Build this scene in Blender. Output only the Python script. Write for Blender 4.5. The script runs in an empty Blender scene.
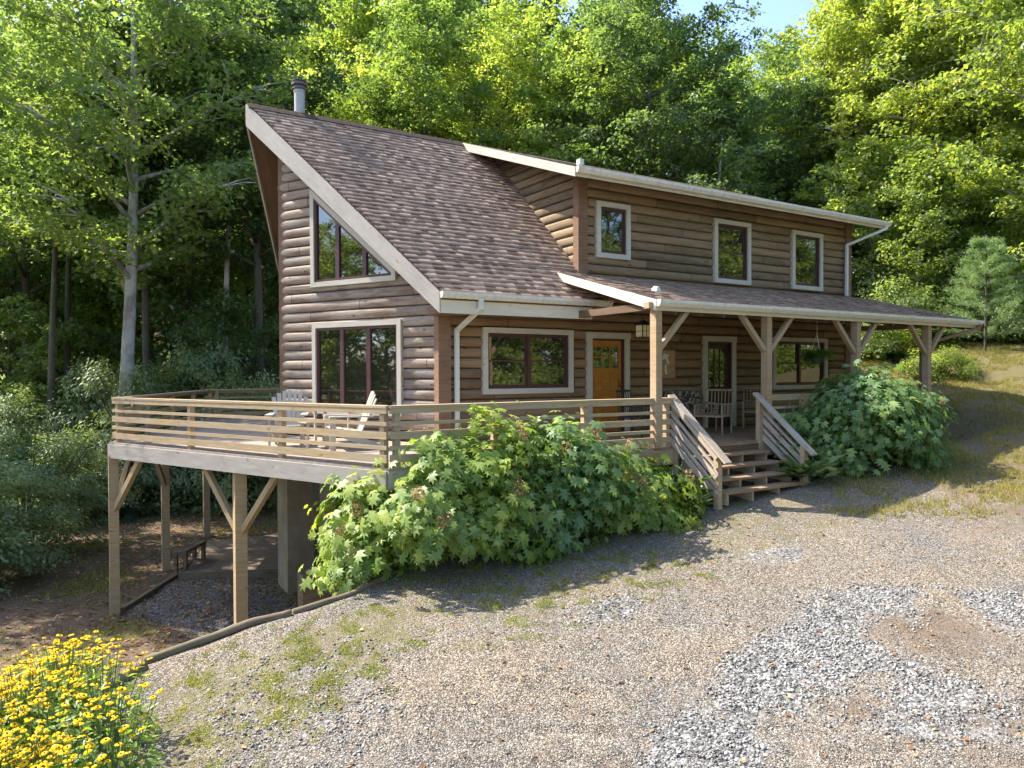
import bpy, math, random
import numpy as np
from mathutils import Vector, Matrix
random.seed(7); RNG = np.random.default_rng(11)
sc = bpy.context.scene
COL = sc.collection
PI = math.pi

# ------------------------------------------------------------------ camera
CAM = np.array([-6.17, -12.36, 1.307]); YAW, PITCH, ROLL, FPX = .558, -.015, -.004, 737.6
F = np.array([math.sin(YAW)*math.cos(PITCH), math.cos(YAW)*math.cos(PITCH), math.sin(PITCH)])
_R = np.array([math.cos(YAW), -math.sin(YAW), 0]); _U = np.cross(_R, F)
RT = math.cos(ROLL)*_R + math.sin(ROLL)*_U; UP = -math.sin(ROLL)*_R + math.cos(ROLL)*_U
cd = bpy.data.cameras.new('camera'); cam = bpy.data.objects.new('camera', cd); COL.objects.link(cam)
cd.sensor_width = 36; cd.lens = 36*FPX/1024; cd.clip_end = 3000; cd.clip_start = .05
M4 = Matrix.Identity(4)
for i in range(3):
    M4[i][0], M4[i][1], M4[i][2], M4[i][3] = RT[i], UP[i], -F[i], CAM[i]
cam.matrix_world = M4
sc.camera = cam

def ray(px, py): return F + RT*(px-512)/FPX + UP*(384-py)/FPX
def at(px, depth):                       # plan position at a picture column and depth
    p = CAM + (F + RT*(px-512)/FPX)*depth
    return float(p[0]), float(p[1])

# ------------------------------------------------------------------ helpers
def link(name, me, parent=None, kind=None):
    o = bpy.data.objects.new(name, me); COL.objects.link(o)
    if parent is not None: o.parent = parent
    if kind: o['kind'] = kind
    return o
def tag(o, label=None, cat=None, group=None, kind=None):
    if label: o['label'] = label
    if cat: o['category'] = cat
    if group: o['group'] = group
    if kind: o['kind'] = kind
    return o
def thing(name, label, cat, loc=(0, 0, 0), rz=0, group=None, scale=1):
    o = bpy.data.objects.new(name, None); COL.objects.link(o)
    o.location = loc; o.rotation_euler = (0, 0, rz); o.scale = (scale,)*3; o.empty_display_size = .2
    return tag(o, label, cat, group)
def dup(root, loc, rz=0, label=None, group=None, scale=None):
    r = root.copy(); COL.objects.link(r); r.location = loc; r.rotation_euler = (0, 0, rz)
    if scale is not None: r.scale = (scale,)*3 if not isinstance(scale, tuple) else scale
    if label: r['label'] = label
    if group: r['group'] = group
    for ch in list(root.children):
        c = ch.copy(); COL.objects.link(c); c.parent = r
        for g in ch.children:
            d = g.copy(); COL.objects.link(d); d.parent = c
    return r

class MB:
    def __init__(s): s.v = []; s.f = []; s.m = []; s.uv = []; s.cur = 0
    def poly(s, pts, uv=None, m=None):
        b = len(s.v); s.v += [tuple(map(float, p)) for p in pts]
        s.f.append(tuple(range(b, b+len(pts)))); s.m.append(s.cur if m is None else m)
        s.uv.append(uv if uv else [(p[0], p[1]+p[2]) for p in pts]); return s
    def hexa(s, c, uvscale=1):          # c: 8 corners, bottom 4 ccw then top 4
        c = [Vector(p) for p in c]
        L = (c[1]-c[0]).length; W = (c[3]-c[0]).length; H = (c[4]-c[0]).length
        o = random.random()*7
        def q(i, j, k, l, a, b2): s.poly([c[i], c[j], c[k], c[l]], [(o, o), (o+a, o), (o+a, o+b2), (o, o+b2)])
        q(0, 1, 5, 4, L, H); q(2, 3, 7, 6, L, H); q(4, 5, 6, 7, L, W); q(1, 0, 3, 2, L, W)
        q(1, 2, 6, 5, W, H); q(3, 0, 4, 7, W, H)
        return s
    def box(s, x0, x1, y0, y1, z0, z1):
        return s.hexa([(x0,y0,z0),(x1,y0,z0),(x1,y1,z0),(x0,y1,z0),(x0,y0,z1),(x1,y0,z1),(x1,y1,z1),(x0,y1,z1)])
    def bar(s, a, b, w, h, up=(0, 0, 1)):    # beam a->b, w sideways, h along 'up'
        a = Vector(a); b = Vector(b); d = (b-a).normalized(); u = Vector(up)
        sd = d.cross(u)
        if sd.length < 1e-4: sd = d.cross(Vector((1, 0, 0)))
        sd.normalize(); u = sd.cross(d).normalized()
        sd *= w/2; u *= h/2
        return s.hexa([a+sd-u, b+sd-u, b-sd-u, a-sd-u, a+sd+u, b+sd+u, b-sd+u, a-sd+u])
    def tube(s, pts, rad, n=10, cap=True):
        pts = [Vector(p) for p in pts]
        if not hasattr(rad, '__len__'): rad = [rad]*len(pts)
        rings = []; prev = None; vlen = 0
        for i, p in enumerate(pts):
            d = (pts[min(i+1, len(pts)-1)]-pts[max(i-1, 0)]).normalized()
            if prev is None:
                a = d.cross(Vector((0, 0, 1)));
                if a.length < .05: a = d.cross(Vector((1, 0, 0)))
            else: a = prev - d*prev.dot(d)
            a.normalize(); prev = a; b = d.cross(a)
            rings.append([p+(a*math.cos(2*PI*k/n)+b*math.sin(2*PI*k/n))*rad[i] for k in range(n)])
        for i in range(len(pts)-1):
            l = (pts[i+1]-pts[i]).length
            for k in range(n):
                k2 = (k+1) % n; c = 2*PI*max(rad[i], .01)/n
                s.poly([rings[i][k], rings[i][k2], rings[i+1][k2], rings[i+1][k]],
                       [(vlen, k*c), (vlen, (k+1)*c), (vlen+l, (k+1)*c), (vlen+l, k*c)])
            vlen += l
        if cap:
            s.poly(list(reversed(rings[0]))); s.poly(rings[-1])
        return s
    def lathe(s, prof, c=(0, 0, 0), n=20):
        c = Vector(c)
        for (r0, z0), (r1, z1) in zip(prof[:-1], prof[1:]):
            for k in range(n):
                a0 = 2*PI*k/n; a1 = 2*PI*(k+1)/n
                s.poly([c+Vector((r0*math.cos(a0), r0*math.sin(a0), z0)), c+Vector((r0*math.cos(a1), r0*math.sin(a1), z0)),
                        c+Vector((r1*math.cos(a1), r1*math.sin(a1), z1)), c+Vector((r1*math.cos(a0), r1*math.sin(a0), z1))])
        return s
    def build(s, name, mats, parent=None, smooth=False, bevel=0, merge=False):
        me = bpy.data.meshes.new(name); me.from_pydata(s.v, [], s.f)
        uvl = me.uv_layers.new(name='UVMap')
        fl = [c for u in s.uv for c in u]
        uvl.data.foreach_set('uv', [x for c in fl for x in c])
        for m in (mats if isinstance(mats, (list, tuple)) else [mats]): me.materials.append(m)
        me.polygons.foreach_set('material_index', s.m)
        if merge or smooth:
            import bmesh
            bm = bmesh.new(); bm.from_mesh(me); bmesh.ops.remove_doubles(bm, verts=bm.verts, dist=1e-4); bm.to_mesh(me); bm.free()
        if smooth: me.polygons.foreach_set('use_smooth', [True]*len(me.polygons))
        o = link(name, me, parent)
        if bevel:
            b = o.modifiers.new('bevel', 'BEVEL'); b.width = bevel; b.segments = 1
        return o

def np_mesh(name, V, Fc, mat, lv=None, smooth=False, nrm=None):     # V (n,3), Fc (m,k) equal-size faces
    me = bpy.data.meshes.new(name)
    V = np.ascontiguousarray(V, dtype=np.float32); Fc = np.ascontiguousarray(Fc, dtype=np.int32)
    m, k = Fc.shape
    me.vertices.add(len(V)); me.vertices.foreach_set('co', V.ravel())
    me.loops.add(m*k); me.loops.foreach_set('vertex_index', Fc.ravel())
    me.polygons.add(m); me.polygons.foreach_set('loop_start', np.arange(0, m*k, k, dtype=np.int32))
    try: me.polygons.foreach_set('loop_total', np.full(m, k, dtype=np.int32))
    except Exception: pass
    if smooth: me.polygons.foreach_set('use_smooth', np.ones(m, dtype=bool))
    if lv is not None:
        a = me.attributes.new('lv', 'FLOAT', 'POINT'); a.data.foreach_set('value', lv.astype(np.float32))
    me.update(calc_edges=True); me.validate()
    for mm in (mat if isinstance(mat, (list, tuple)) else [mat]): me.materials.append(mm)
    return me

# ------------------------------------------------------------------ materials
class NT:
    def __init__(s, name):
        s.m = bpy.data.materials.new(name); s.m.use_nodes = True; s.t = s.m.node_tree; s.t.nodes.clear()
        s.out = s.n('ShaderNodeOutputMaterial')
    def n(s, t, **kw):
        nd = s.t.nodes.new(t)
        for k, v in kw.items(): setattr(nd, k, v)
        return nd
    def l(s, a, b): s.t.links.new(a, b)
    def coord(s, kind='Object'):
        return s.n('ShaderNodeTexCoord').outputs[kind]
    def mapp(s, vec, scale=(1, 1, 1), loc=(0, 0, 0), rot=(0, 0, 0)):
        m = s.n('ShaderNodeMapping'); s.l(vec, m.inputs['Vector']); m.inputs['Scale'].default_value = scale
        m.inputs['Location'].default_value = loc; m.inputs['Rotation'].default_value = rot; return m.outputs[0]
    def noise(s, vec, scale=5, detail=4, rough=.6, dist=0):
        n = s.n('ShaderNodeTexNoise'); s.l(vec, n.inputs['Vector'])
        for k, v in (('Scale', scale), ('Detail', detail), ('Roughness', rough), ('Distortion', dist)): n.inputs[k].default_value = v
        return n.outputs['Fac']
    def voro(s, vec, scale=5, out='Color', feature='F1'):
        n = s.n('ShaderNodeTexVoronoi', feature=feature); s.l(vec, n.inputs['Vector']); n.inputs['Scale'].default_value = scale
        return n.outputs[out]
    def ramp(s, fac, stops):
        r = s.n('ShaderNodeValToRGB'); s.l(fac, r.inputs[0]); e = r.color_ramp.elements
        while len(e) < len(stops): e.new(.5)
        for el, (p, c) in zip(e, stops):
            el.position = p; el.color = (c, c, c, 1) if not hasattr(c, '__len__') else (*c, 1)
        return r.outputs[0]
    def mix(s, fac, a, b, mode='MIX'):
        m = s.n('ShaderNodeMix', data_type='RGBA', blend_type=mode)
        for sock, v in ((m.inputs[0], fac), (m.inputs[6], a), (m.inputs[7], b)):
            if hasattr(v, 'is_output'): s.l(v, sock)
            elif hasattr(v, '__len__'): sock.default_value = (*v, 1)
            else: sock.default_value = v if sock == m.inputs[0] else (v, v, v, 1)
        return m.outputs[2]
    def math(s, op, a, b=0, c=0):
        m = s.n('ShaderNodeMath', operation=op)
        for i, v in enumerate((a, b, c)):
            if hasattr(v, 'is_output'): s.l(v, m.inputs[i])
            else: m.inputs[i].default_value = v
        return m.outputs[0]
    def bsdf(s, col, rough=.7, bump=None, bs=.3, bd=.01, spec=.3, metal=0):
        b = s.n('ShaderNodeBsdfPrincipled')
        if hasattr(col, 'is_output'): s.l(col, b.inputs['Base Color'])
        else: b.inputs['Base Color'].default_value = (*col, 1)
        if hasattr(rough, 'is_output'): s.l(rough, b.inputs['Roughness'])
        else: b.inputs['Roughness'].default_value = rough
        b.inputs['Specular IOR Level'].default_value = spec; b.inputs['Metallic'].default_value = metal
        if bump is not None:
            bn = s.n('ShaderNodeBump'); bn.inputs['Strength'].default_value = bs; bn.inputs['Distance'].default_value = bd
            s.l(bump, bn.inputs['Height']); s.l(bn.outputs[0], b.inputs['Normal'])
        s.l(b.outputs[0], s.out.inputs[0]); return s.m

def wood(name, c0, c1, c2=None, gs=22, rough=.75, bump=.35, patch=.5):
    t = NT(name); uv = t.coord('UV'); ob = t.coord('Object')
    g = t.noise(t.mapp(uv, (1.3, gs, 1)), 1.6, 5, .65, .4)
    col = t.ramp(g, [(.3, c0), (.7, c1)])
    w = t.noise(ob, 1.1, 4, .7)
    if c2: col = t.mix(t.math('MULTIPLY', t.ramp(w, [(.42, 0.), (.66, 1.)]), patch), col, c2)
    k = t.noise(t.mapp(uv, (3, 7, 1)), 1.5, 2, .5)
    col = t.mix(t.ramp(k, [(.24, .55), (.33, 0.)]), col, (c0[0]*.35, c0[1]*.3, c0[2]*.28))
    return t.bsdf(col, rough, g, bump, .006)

def log_mat(name, c0, c1, cg, gfac):
    """half-log siding: every log its own tone, long grain, knots, weathered grey patches; v of the uv is the height"""
    t = NT(name); uv = t.coord('UV')
    sp = t.n('ShaderNodeSeparateXYZ'); t.l(uv, sp.inputs[0])
    row = t.math('FLOOR', t.math('DIVIDE', sp.outputs[1], .2))
    seg = t.math('FLOOR', t.math('DIVIDE', t.math('ADD', sp.outputs[0], t.math('MULTIPLY', row, 1.37)), 3.3))
    cb = t.n('ShaderNodeCombineXYZ'); t.l(row, cb.inputs[0]); t.l(seg, cb.inputs[1])
    wn = t.n('ShaderNodeTexWhiteNoise', noise_dimensions='3D'); t.l(cb.outputs[0], wn.inputs['Vector'])
    g = t.noise(t.mapp(uv, (1.0, 24, 1)), 1.7, 6, .7, .5)
    col = t.ramp(g, [(.28, c0), (.72, c1)])
    col = t.mix(.62, col, t.mix(wn.outputs['Value'], (.35, .33, .3), (1.5, 1.42, 1.34)), 'MULTIPLY')
    col = t.mix(t.math('MULTIPLY', t.ramp(t.noise(t.mapp(uv, (.9, 5, 1)), 1.2, 5, .75), [(.42, 0.), (.68, 1.)]), gfac), col, cg)
    # knots
    vo = t.voro(t.mapp(uv, (2.2, 5, 1), loc=(.3, .4, 0)), 1.0, 'Distance')
    col = t.mix(t.ramp(vo, [(.05, .8), (.12, 0.)]), col, (.035, .02, .012))
    # caulk seam between courses with crease shade put into its colour; butt joints
    fr = t.math('FRACT', t.math('DIVIDE', t.math('ADD', sp.outputs[0], t.math('MULTIPLY', row, 1.37)), 3.3))
    fv = t.math('ABSOLUTE', t.math('SUBTRACT', t.math('FRACT', t.math('DIVIDE', sp.outputs[1], .2)), .5))
    col = t.mix(t.ramp(fv, [(.40, 0.), (.49, .85)]), col, (.04, .027, .02))
    jn = t.math('LESS_THAN', fr, .004)
    col = t.mix(jn, col, (.03, .02, .015))
    return t.bsdf(col, .7, g, .4, .006, .25)

MAT = {}
MAT['log_front'] = log_mat('log_front', (.15, .09, .05), (.34, .215, .125), (.34, .26, .18), .42)
MAT['log_prow'] = log_mat('log_prow', (.135, .092, .066), (.36, .27, .212), (.44, .385, .335), .75)
MAT['log_dormer'] = log_mat('log_dormer', (.13, .087, .047), (.31, .215, .13), (.35, .28, .19), .5)
MAT['corner'] = wood('corner', (.15, .08, .048), (.25, .145, .09), (.30, .20, .14), 14, patch=.5)
MAT['trim'] = wood('trim', (.50, .46, .38), (.62, .57, .48), (.48, .44, .37), 10, .6, .12, .5)
MAT['barge'] = wood('barge', (.40, .36, .31), (.52, .47, .41), (.34, .30, .26), 12, .7, .2, .6)
MAT['fascia'] = wood('fascia', (.60, .55, .45), (.70, .64, .53), (.55, .5, .41), 8, .55, .1, .4)
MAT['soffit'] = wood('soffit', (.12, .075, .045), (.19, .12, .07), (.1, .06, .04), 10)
MAT['deck'] = wood('deck', (.24, .20, .17), (.42, .36, .31), (.33, .25, .18), 16, .8, .4, .5)
MAT['deck_grey'] = wood('deck_grey', (.28, .25, .22), (.46, .42, .38), (.36, .33, .30), 8, .85, .3, .7)
MAT['porch_floor'] = wood('porch_floor', (.22, .13, .07), (.36, .22, .12), (.36, .28, .2), 16, .8, .4, .5)
MAT['rail'] = wood('rail', (.34, .235, .125), (.52, .39, .23), (.38, .32, .25), 14, .8, .3, .6)
MAT['post'] = wood('post', (.30, .20, .11), (.45, .32, .19), (.40, .33, .25), 12, .8, .35, .5)
MAT['lowpost'] = wood('lowpost', (.30, .21, .11), (.44, .325, .19), (.33, .28, .19), 12, .85, .4, .6)
MAT['stairrail'] = wood('stairrail', (.32, .25, .18), (.50, .41, .33), (.44, .40, .36), 12, .8, .35, .7)
MAT['timber'] = wood('timber', (.09, .062, .042), (.27, .20, .14), (.16, .15, .09), 11, .9, .9, .8)
MAT['door'] = wood('door', (.36, .135, .025), (.55, .235, .05), None, 9, .35, .1)
MAT['darkdoor'] = wood('darkdoor', (.05, .028, .018), (.10, .055, .035), None, 9, .4, .1)
MAT['sign'] = wood('sign', (.42, .25, .12), (.55, .34, .18), None, 9, .6, .1)
def simple(name, c, rough=.5, metal=0, spec=.4, nscale=0, var=.25):
    t = NT(name)
    if nscale:
        n = t.noise(t.coord(), nscale, 5, .65)
        col = t.mix(n, tuple(x*(1-var) for x in c), tuple(min(1, x*(1+var)) for x in c))
        return t.bsdf(col, rough, n, .25, .01, spec, metal)
    return t.bsdf(c, rough, None, spec=spec, metal=metal)
MAT['sash'] = simple('sash', (.085, .035, .035), .4, nscale=6)
MAT['white'] = simple('white', (.66, .65, .61), .45, nscale=3, var=.1)
MAT['gutter'] = simple('gutter', (.70, .67, .60), .4, nscale=1.5, var=.12)
def gutter_mat():
    t = NT('gutter_paint'); o = t.coord(); n = t.noise(t.mapp(o, (9, 9, .8)), 1.5, 5, .7); n2 = t.noise(o, 2.2, 4, .7)
    col = t.mix(t.ramp(n, [(.45, 0.), (.7, .55)]), (.70, .67, .60), (.42, .38, .31)); col = t.mix(t.ramp(n2, [(.5, 0.), (.75, .4)]), col, (.5, .46, .38))
    return t.bsdf(col, .5, n2, .1, .01)
MAT['gutter'] = gutter_mat()
MAT['metal'] = simple('metal', (.40, .375, .34), .5, .55, nscale=8, var=.25)
MAT['darkmetal'] = simple('darkmetal', (.03, .028, .026), .45)
MAT['brass'] = simple('brass', (.4, .26, .09), .3, .9)
MAT['wicker'] = simple('wicker', (.34, .25, .16), .7, nscale=30)
MAT['chair'] = simple('chair', (.46, .41, .34), .6, nscale=12, var=.18)
MAT['blacklace'] = simple('blacklace', (.05, .04, .035), .6)
MAT['lampglass'] = simple('lampglass', (.72, .62, .36), .25)
MAT['motif'] = simple('motif', (.75, .74, .66), .6)
MAT['potbrown'] = simple('potbrown', (.07, .06, .05), .8, nscale=40)
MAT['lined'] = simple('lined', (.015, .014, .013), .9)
def fabric():
    t = NT('floral_fabric'); v = t.voro(t.coord(), 22, 'Color')
    s = t.n('ShaderNodeSeparateColor'); t.l(v, s.inputs[0])
    return t.bsdf(t.ramp(s.outputs[0], [(.2, (.05, .035, .03)), (.45, (.25, .12, .09)), (.7, (.45, .38, .28)), (1, (.16, .2, .12))]), .9)
MAT['fabric'] = fabric()
def concrete():
    t = NT('concrete'); o = t.coord(); n = t.noise(o, 2.2, 6, .7); n2 = t.noise(t.mapp(o, (3, 3, .5)), 2, 4, .6)
    col = t.mix(t.ramp(n2, [(.4, 0.), (.7, .5)]), t.ramp(n, [(.3, (.26, .215, .15)), (.7, (.42, .36, .27))]), (.2, .17, .12))
    return t.bsdf(col, .9, n, .3, .02)
MAT['concrete'] = concrete()
def glass(name, tint, rough=.02):
    t = NT(name); o = t.coord(); n = t.noise(o, .9, 2, .5)
    b = t.bsdf(tint, rough, n, .04, .02, .9)
    b.node_tree.nodes['Principled BSDF'].inputs['IOR'].default_value = 1.75
    return b
MAT['glass'] = glass('glass', (.012, .013, .012))
MAT['glass_soft'] = glass('glass_soft', (.02, .02, .018), .05)

def shingle():
    t = NT('shingle'); uv = t.coord('UV')
    a = t.n('ShaderNodeAttribute'); a.attribute_name = 'lv'
    gr = t.noise(t.coord(), 90, 2, .7)
    big = t.noise(t.coord(), .5, 4, .6)
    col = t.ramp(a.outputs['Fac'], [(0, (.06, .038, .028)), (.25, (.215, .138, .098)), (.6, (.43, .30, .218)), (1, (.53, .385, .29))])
    col = t.mix(t.math('MULTIPLY', gr, .35), col, t.mix(.4, col, (.36, .27, .22)))
    col = t.mix(t.ramp(big, [(.42, 0.), (.62, .38)]), col, (.12, .085, .068))
    return t.bsdf(col, .95, gr, .5, .004, .15)
MAT['shingle'] = shingle()

def leafmat(name, c_dark, c_mid, c_lite, trans=.55, tcol=None, nscale=.35, gloss=.035, hue=.5, rough=.45):
    t = NT(name)
    a = t.n('ShaderNodeAttribute'); a.attribute_name = 'lv'
    oi = t.n('ShaderNodeObjectInfo')
    n = t.noise(t.coord(), nscale, 3, .6)
    f = t.math('ADD', t.math('MULTIPLY', a.outputs['Fac'], .55), t.math('MULTIPLY', n, .45))
    f = t.math('ADD', f, t.math('MULTIPLY', t.math('SUBTRACT', oi.outputs['Random'], .5), hue))
    col = t.ramp(f, [(.18, c_dark), (.5, c_mid), (.85, c_lite)])
    d = t.n('ShaderNodeBsdfDiffuse'); t.l(col, d.inputs[0])
    tr = t.n('ShaderNodeBsdfTranslucent'); t.l(t.mix(1.0, col, tcol or (2.1, 2.1, .9), 'MULTIPLY'), tr.inputs[0])
    m = t.n('ShaderNodeMixShader'); m.inputs[0].default_value = trans; t.l(d.outputs[0], m.inputs[1]); t.l(tr.outputs[0], m.inputs[2])
    g = t.n('ShaderNodeBsdfGlossy'); g.inputs['Roughness'].default_value = rough; g.inputs['Color'].default_value = (.8, .85, .8, 1)
    m2 = t.n('ShaderNodeMixShader'); m2.inputs[0].default_value = gloss
    t.l(m.outputs[0], m2.inputs[1]); t.l(g.outputs[0], m2.inputs[2]); t.l(m2.outputs[0], t.out.inputs[0])
    return t.m
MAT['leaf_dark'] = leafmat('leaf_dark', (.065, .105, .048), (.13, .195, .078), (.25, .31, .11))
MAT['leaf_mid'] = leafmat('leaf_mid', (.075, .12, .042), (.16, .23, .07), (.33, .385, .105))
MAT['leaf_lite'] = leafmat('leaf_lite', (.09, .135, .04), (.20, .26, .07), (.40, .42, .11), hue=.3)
MAT['leaf_rhodo'] = leafmat('leaf_rhodo', (.065, .10, .055), (.14, .195, .095), (.27, .33, .15), trans=.35, gloss=.05, rough=.45)
MAT['leaf_hyd'] = leafmat('leaf_hyd', (.08, .135, .035), (.19, .275, .065), (.44, .47, .10), trans=.40, nscale=1.3, gloss=.03, hue=.0)
MAT['leaf_hyd2'] = leafmat('leaf_hyd2', (.07, .13, .055), (.155, .245, .095), (.34, .41, .13), trans=.38, nscale=1.3, gloss=.03, hue=.0)
MAT['leaf_pine'] = leafmat('leaf_pine', (.12, .19, .09), (.22, .31, .16), (.34, .43, .22), trans=.45)
MAT['leaf_hosta'] = leafmat('leaf_hosta', (.06, .11, .04), (.13, .2, .08), (.42, .45, .3), trans=.35, nscale=3, hue=0)
MAT['leaf_fern'] = leafmat('leaf_fern', (.05, .11, .02), (.11, .21, .04), (.22, .33, .07), trans=.45, hue=0)
MAT['leaf_rud'] = leafmat('leaf_rud', (.08, .14, .03), (.18, .27, .06), (.34, .42, .12), trans=.45, nscale=2, hue=0)
MAT['grass'] = leafmat('grass', (.09, .12, .02), (.20, .225, .045), (.42, .38, .11), trans=.35, nscale=.8, gloss=.02, hue=0)
MAT['grass_dry'] = leafmat('grass_dry', (.12, .12, .035), (.24, .215, .075), (.44, .36, .15), trans=.35, nscale=.5, gloss=.02, hue=0)
MAT['petal'] = leafmat('petal', (.80, .46, .005), (.92, .62, .01), (.95, .72, .03), trans=.3, tcol=(1, .9, .5), gloss=.02, hue=0)
MAT['cone'] = simple('cone', (.045, .02, .01), .9)
MAT['bloom'] = leafmat('bloom', (.28, .17, .09), (.42, .29, .15), (.58, .48, .28), trans=.3, tcol=(1, .9, .7), nscale=4, gloss=.01, hue=0)
MAT['litter'] = leafmat('litter', (.16, .07, .03), (.30, .16, .07), (.45, .32, .14), trans=.2, tcol=(1, .8, .5), nscale=3, gloss=.03, hue=0)
def bark(name, c0, c1, c2):
    t = NT(name); o = t.coord(); n = t.noise(t.mapp(o, (6, 6, 1.3)), 2.5, 6, .7); b = t.noise(t.mapp(o, (1, 1, .7)), 1.4, 4, .6)
    col = t.mix(t.ramp(b, [(.45, 0.), (.58, 1.)]), t.ramp(n, [(.3, c0), (.7, c1)]), c2)
    return t.bsdf(col, .9, n, .6, .03)
MAT['bark_pale'] = bark('bark_pale', (.16, .14, .12), (.36, .33, .29), (.44, .42, .38))
MAT['bark_dark'] = bark('bark_dark', (.06, .048, .036), (.15, .125, .10), (.11, .11, .08))
MAT['stem'] = simple('stem', (.13, .10, .05), .8, nscale=10)
MAT['greenstem'] = simple('greenstem', (.10, .17, .05), .7, nscale=10)

# ------------------------------------------------------------------ terrain
def sstep(a, b, x):
    t = np.clip((x-a)/(b-a), 0, 1); return t*t*(3-2*t)
def plane_u(x, y): return -.83 + .109*(x-4.2) + .08*(y+4)
def on_u(px, py):                         # picture point met with the driveway plane
    d = ray(px, py); a = CAM
    t = (plane_u(a[0], a[1])-a[2])/(d[2]-.109*d[0]-.08*d[1]); p = a+d*t
    return float(p[0]), float(p[1])
def on_z(px, py, z):
    d = ray(px, py); t = (z-CAM[2])/d[2]; p = CAM+d*t; return float(p[0]), float(p[1])
TL = [on_u(*p) for p in ((352, 595), (293, 615), (247, 629), (212, 641), (143, 664), (105, 690), (60, 735))]
BND = [(9, 60), (6, 24), (3.5, 13), (1.2, 9), (.8, 4), (.6, 0), (-.9, -2.0), (TL[0][0]+.3, TL[0][1]+.25)] + TL + [(-8, -9), (-10, -14), (-16, -40)]
UPPER = BND + [(80, -40), (80, 40)]
def seg_dist(P, A, B):
    A = np.array(A); B = np.array(B); d = B-A; t = np.clip(((P-A)@d)/(d@d), 0, 1)
    return np.linalg.norm(P-(A+t[:, None]*d), axis=1)
def inside(P, poly):
    r = np.zeros(len(P), bool); n = len(poly)
    for i in range(n):
        x0, y0 = poly[i]; x1, y1 = poly[(i+1) % n]
        c = ((y0 > P[:, 1]) != (y1 > P[:, 1]))
        with np.errstate(all='ignore'): xi = (x1-x0)*(P[:, 1]-y0)/(y1-y0+1e-12)+x0
        r ^= c & (P[:, 0] < xi)
    return r
def sdf(P, poly, closed=True):            # positive inside
    n = len(poly); d = np.min([seg_dist(P, poly[i], poly[(i+1) % n]) for i in range(n if closed else n-1)], axis=0)
    return np.where(inside(P, poly), d, -d)
def fbm(x, y, s=1., seed=0):
    r = np.zeros_like(x); a = 1.; tot = 0
    for k in range(4):
        f = s*2**k; ph = seed*1.7+k*2.3
        r += a*(np.sin(x*f*1.3+ph+1.7*np.sin(y*f*.9+ph))*np.cos(y*f*1.1-ph+1.3*np.sin(x*f*.8))); tot += a; a *= .55
    return r/tot
def height(x, y):
    x = np.atleast_1d(np.asarray(x, float)); y = np.atleast_1d(np.asarray(y, float)); P = np.stack([x, y], 1)
    xc = np.clip(x, -40, 14); yc = np.clip(y, -30, 6)
    U = -.83 + .109*(xc-4.2) + .08*(yc+4)
    U = np.maximum(U, -3.0)
    r = np.maximum(x-12.8, 0)
    U = U + np.where(r < 6, .035*r*r, 1.26+.10*(r-6))*sstep(-16, -6, y)*1.0
    L = -3.35 + .0*x
    d = np.min([seg_dist(P, BND[i], BND[i+1]) for i in range(len(BND)-1)], axis=0)
    ins = inside(P, UPPER); d = np.where(ins, d, -d)
    wdt = 1.1 + 4.0*sstep(-3.6, -6.0, y) + 6*sstep(9, 18, y)
    m = sstep(0, 1, 1+d/wdt)
    z = L*(1-m) + U*m
    # hill rising behind the house and away to the left
    back = np.maximum(y-13, 0)
    z = z + np.where(back < 12, .012*back*back, 1.73+.29*(back-12))*(.22+.78*sstep(-14, 10, x))*(1-.45*sstep(14, 24, x))
    lf = np.maximum(-x-9, 0); z = z - .05*np.minimum(lf, 14)*sstep(-6, 4, y)
    # level under the house
    dx = np.maximum(np.maximum(-.6-x, x-12.6), 0); dy = np.maximum(np.maximum(-2.9-y, y-8.6), 0); dd = np.hypot(dx, dy)
    mm = 1-sstep(0, 1.6, dd)
    z = z*(1-mm) + np.minimum(z, -.45)*mm
    far = np.hypot(x, y)
    z = z + (.04*fbm(x, y, .9, 1)+.018*fbm(x, y, 3.3, 12))*sstep(0, 3, dd) + .35*fbm(x, y, .12, 4)*sstep(18, 50, far)
    z = np.minimum(z, 26+.02*far)
    return z
def hz(x, y): return float(height(x, y)[0])

# region polygons
COARSE = [on_u(*p) for p in ((640, 790), (655, 735), (690, 690), (715, 655), (760, 635), (795, 602), (850, 585), (930, 581), (1024, 590), (1120, 600), (1300, 640), (1300, 800))]
PATCH1 = [on_u(*p) for p in ((545, 612), (590, 598), (640, 600), (632, 618), (585, 630))]
PATCH2 = [on_u(*p) for p in ((715, 555), (760, 543), (803, 548), (795, 563), (745, 566))]
LEFTGR = [on_u(*p) for p in ((120, 790), (200, 690), (270, 655), (300, 690), (330, 640), (420, 640), (420, 700), (330, 790))]
GRASSL = [on_u(*p) for p in ((90, 800), (105, 700), (143, 668), (212, 646), (293, 620), (352, 600), (420, 590), (500, 592), (440, 630), (400, 670), (340, 700), (300, 735), (280, 768), (250, 800))]
RBANK = [on_u(*p) for p in ((868, 486), (925, 505), (975, 545), (1024, 572), (1160, 610), (1400, 560), (1300, 405), (930, 412))]
DIRT = [[on_u(*p) for p in q] for q in (((870, 605), (960, 598), (1010, 625), (990, 665), (900, 660), (850, 635)), ((780, 700), (850, 670), (905, 690), (900, 740), (810, 745)), ((940, 700), (1060, 680), (1080, 790), (960, 780)))]
PAD = [on_z(*p, -3.35) for p in ((120, 612), (200, 562), (215, 548), (290, 548), (300, 625), (200, 640))]
SLAB = [on_z(*p, -3.3) for p in ((181, 577), (204, 545), (284, 537), (284, 575))]
nx = np.concatenate([-np.geomspace(420, 14, 46), np.arange(-13.7, 18, .16), np.geomspace(18.3, 420, 52)])
ny = np.concatenate([-np.geomspace(420, 14.4, 30), np.arange(-14, 12, .16), np.geomspace(12.3, 420, 60)])
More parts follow.
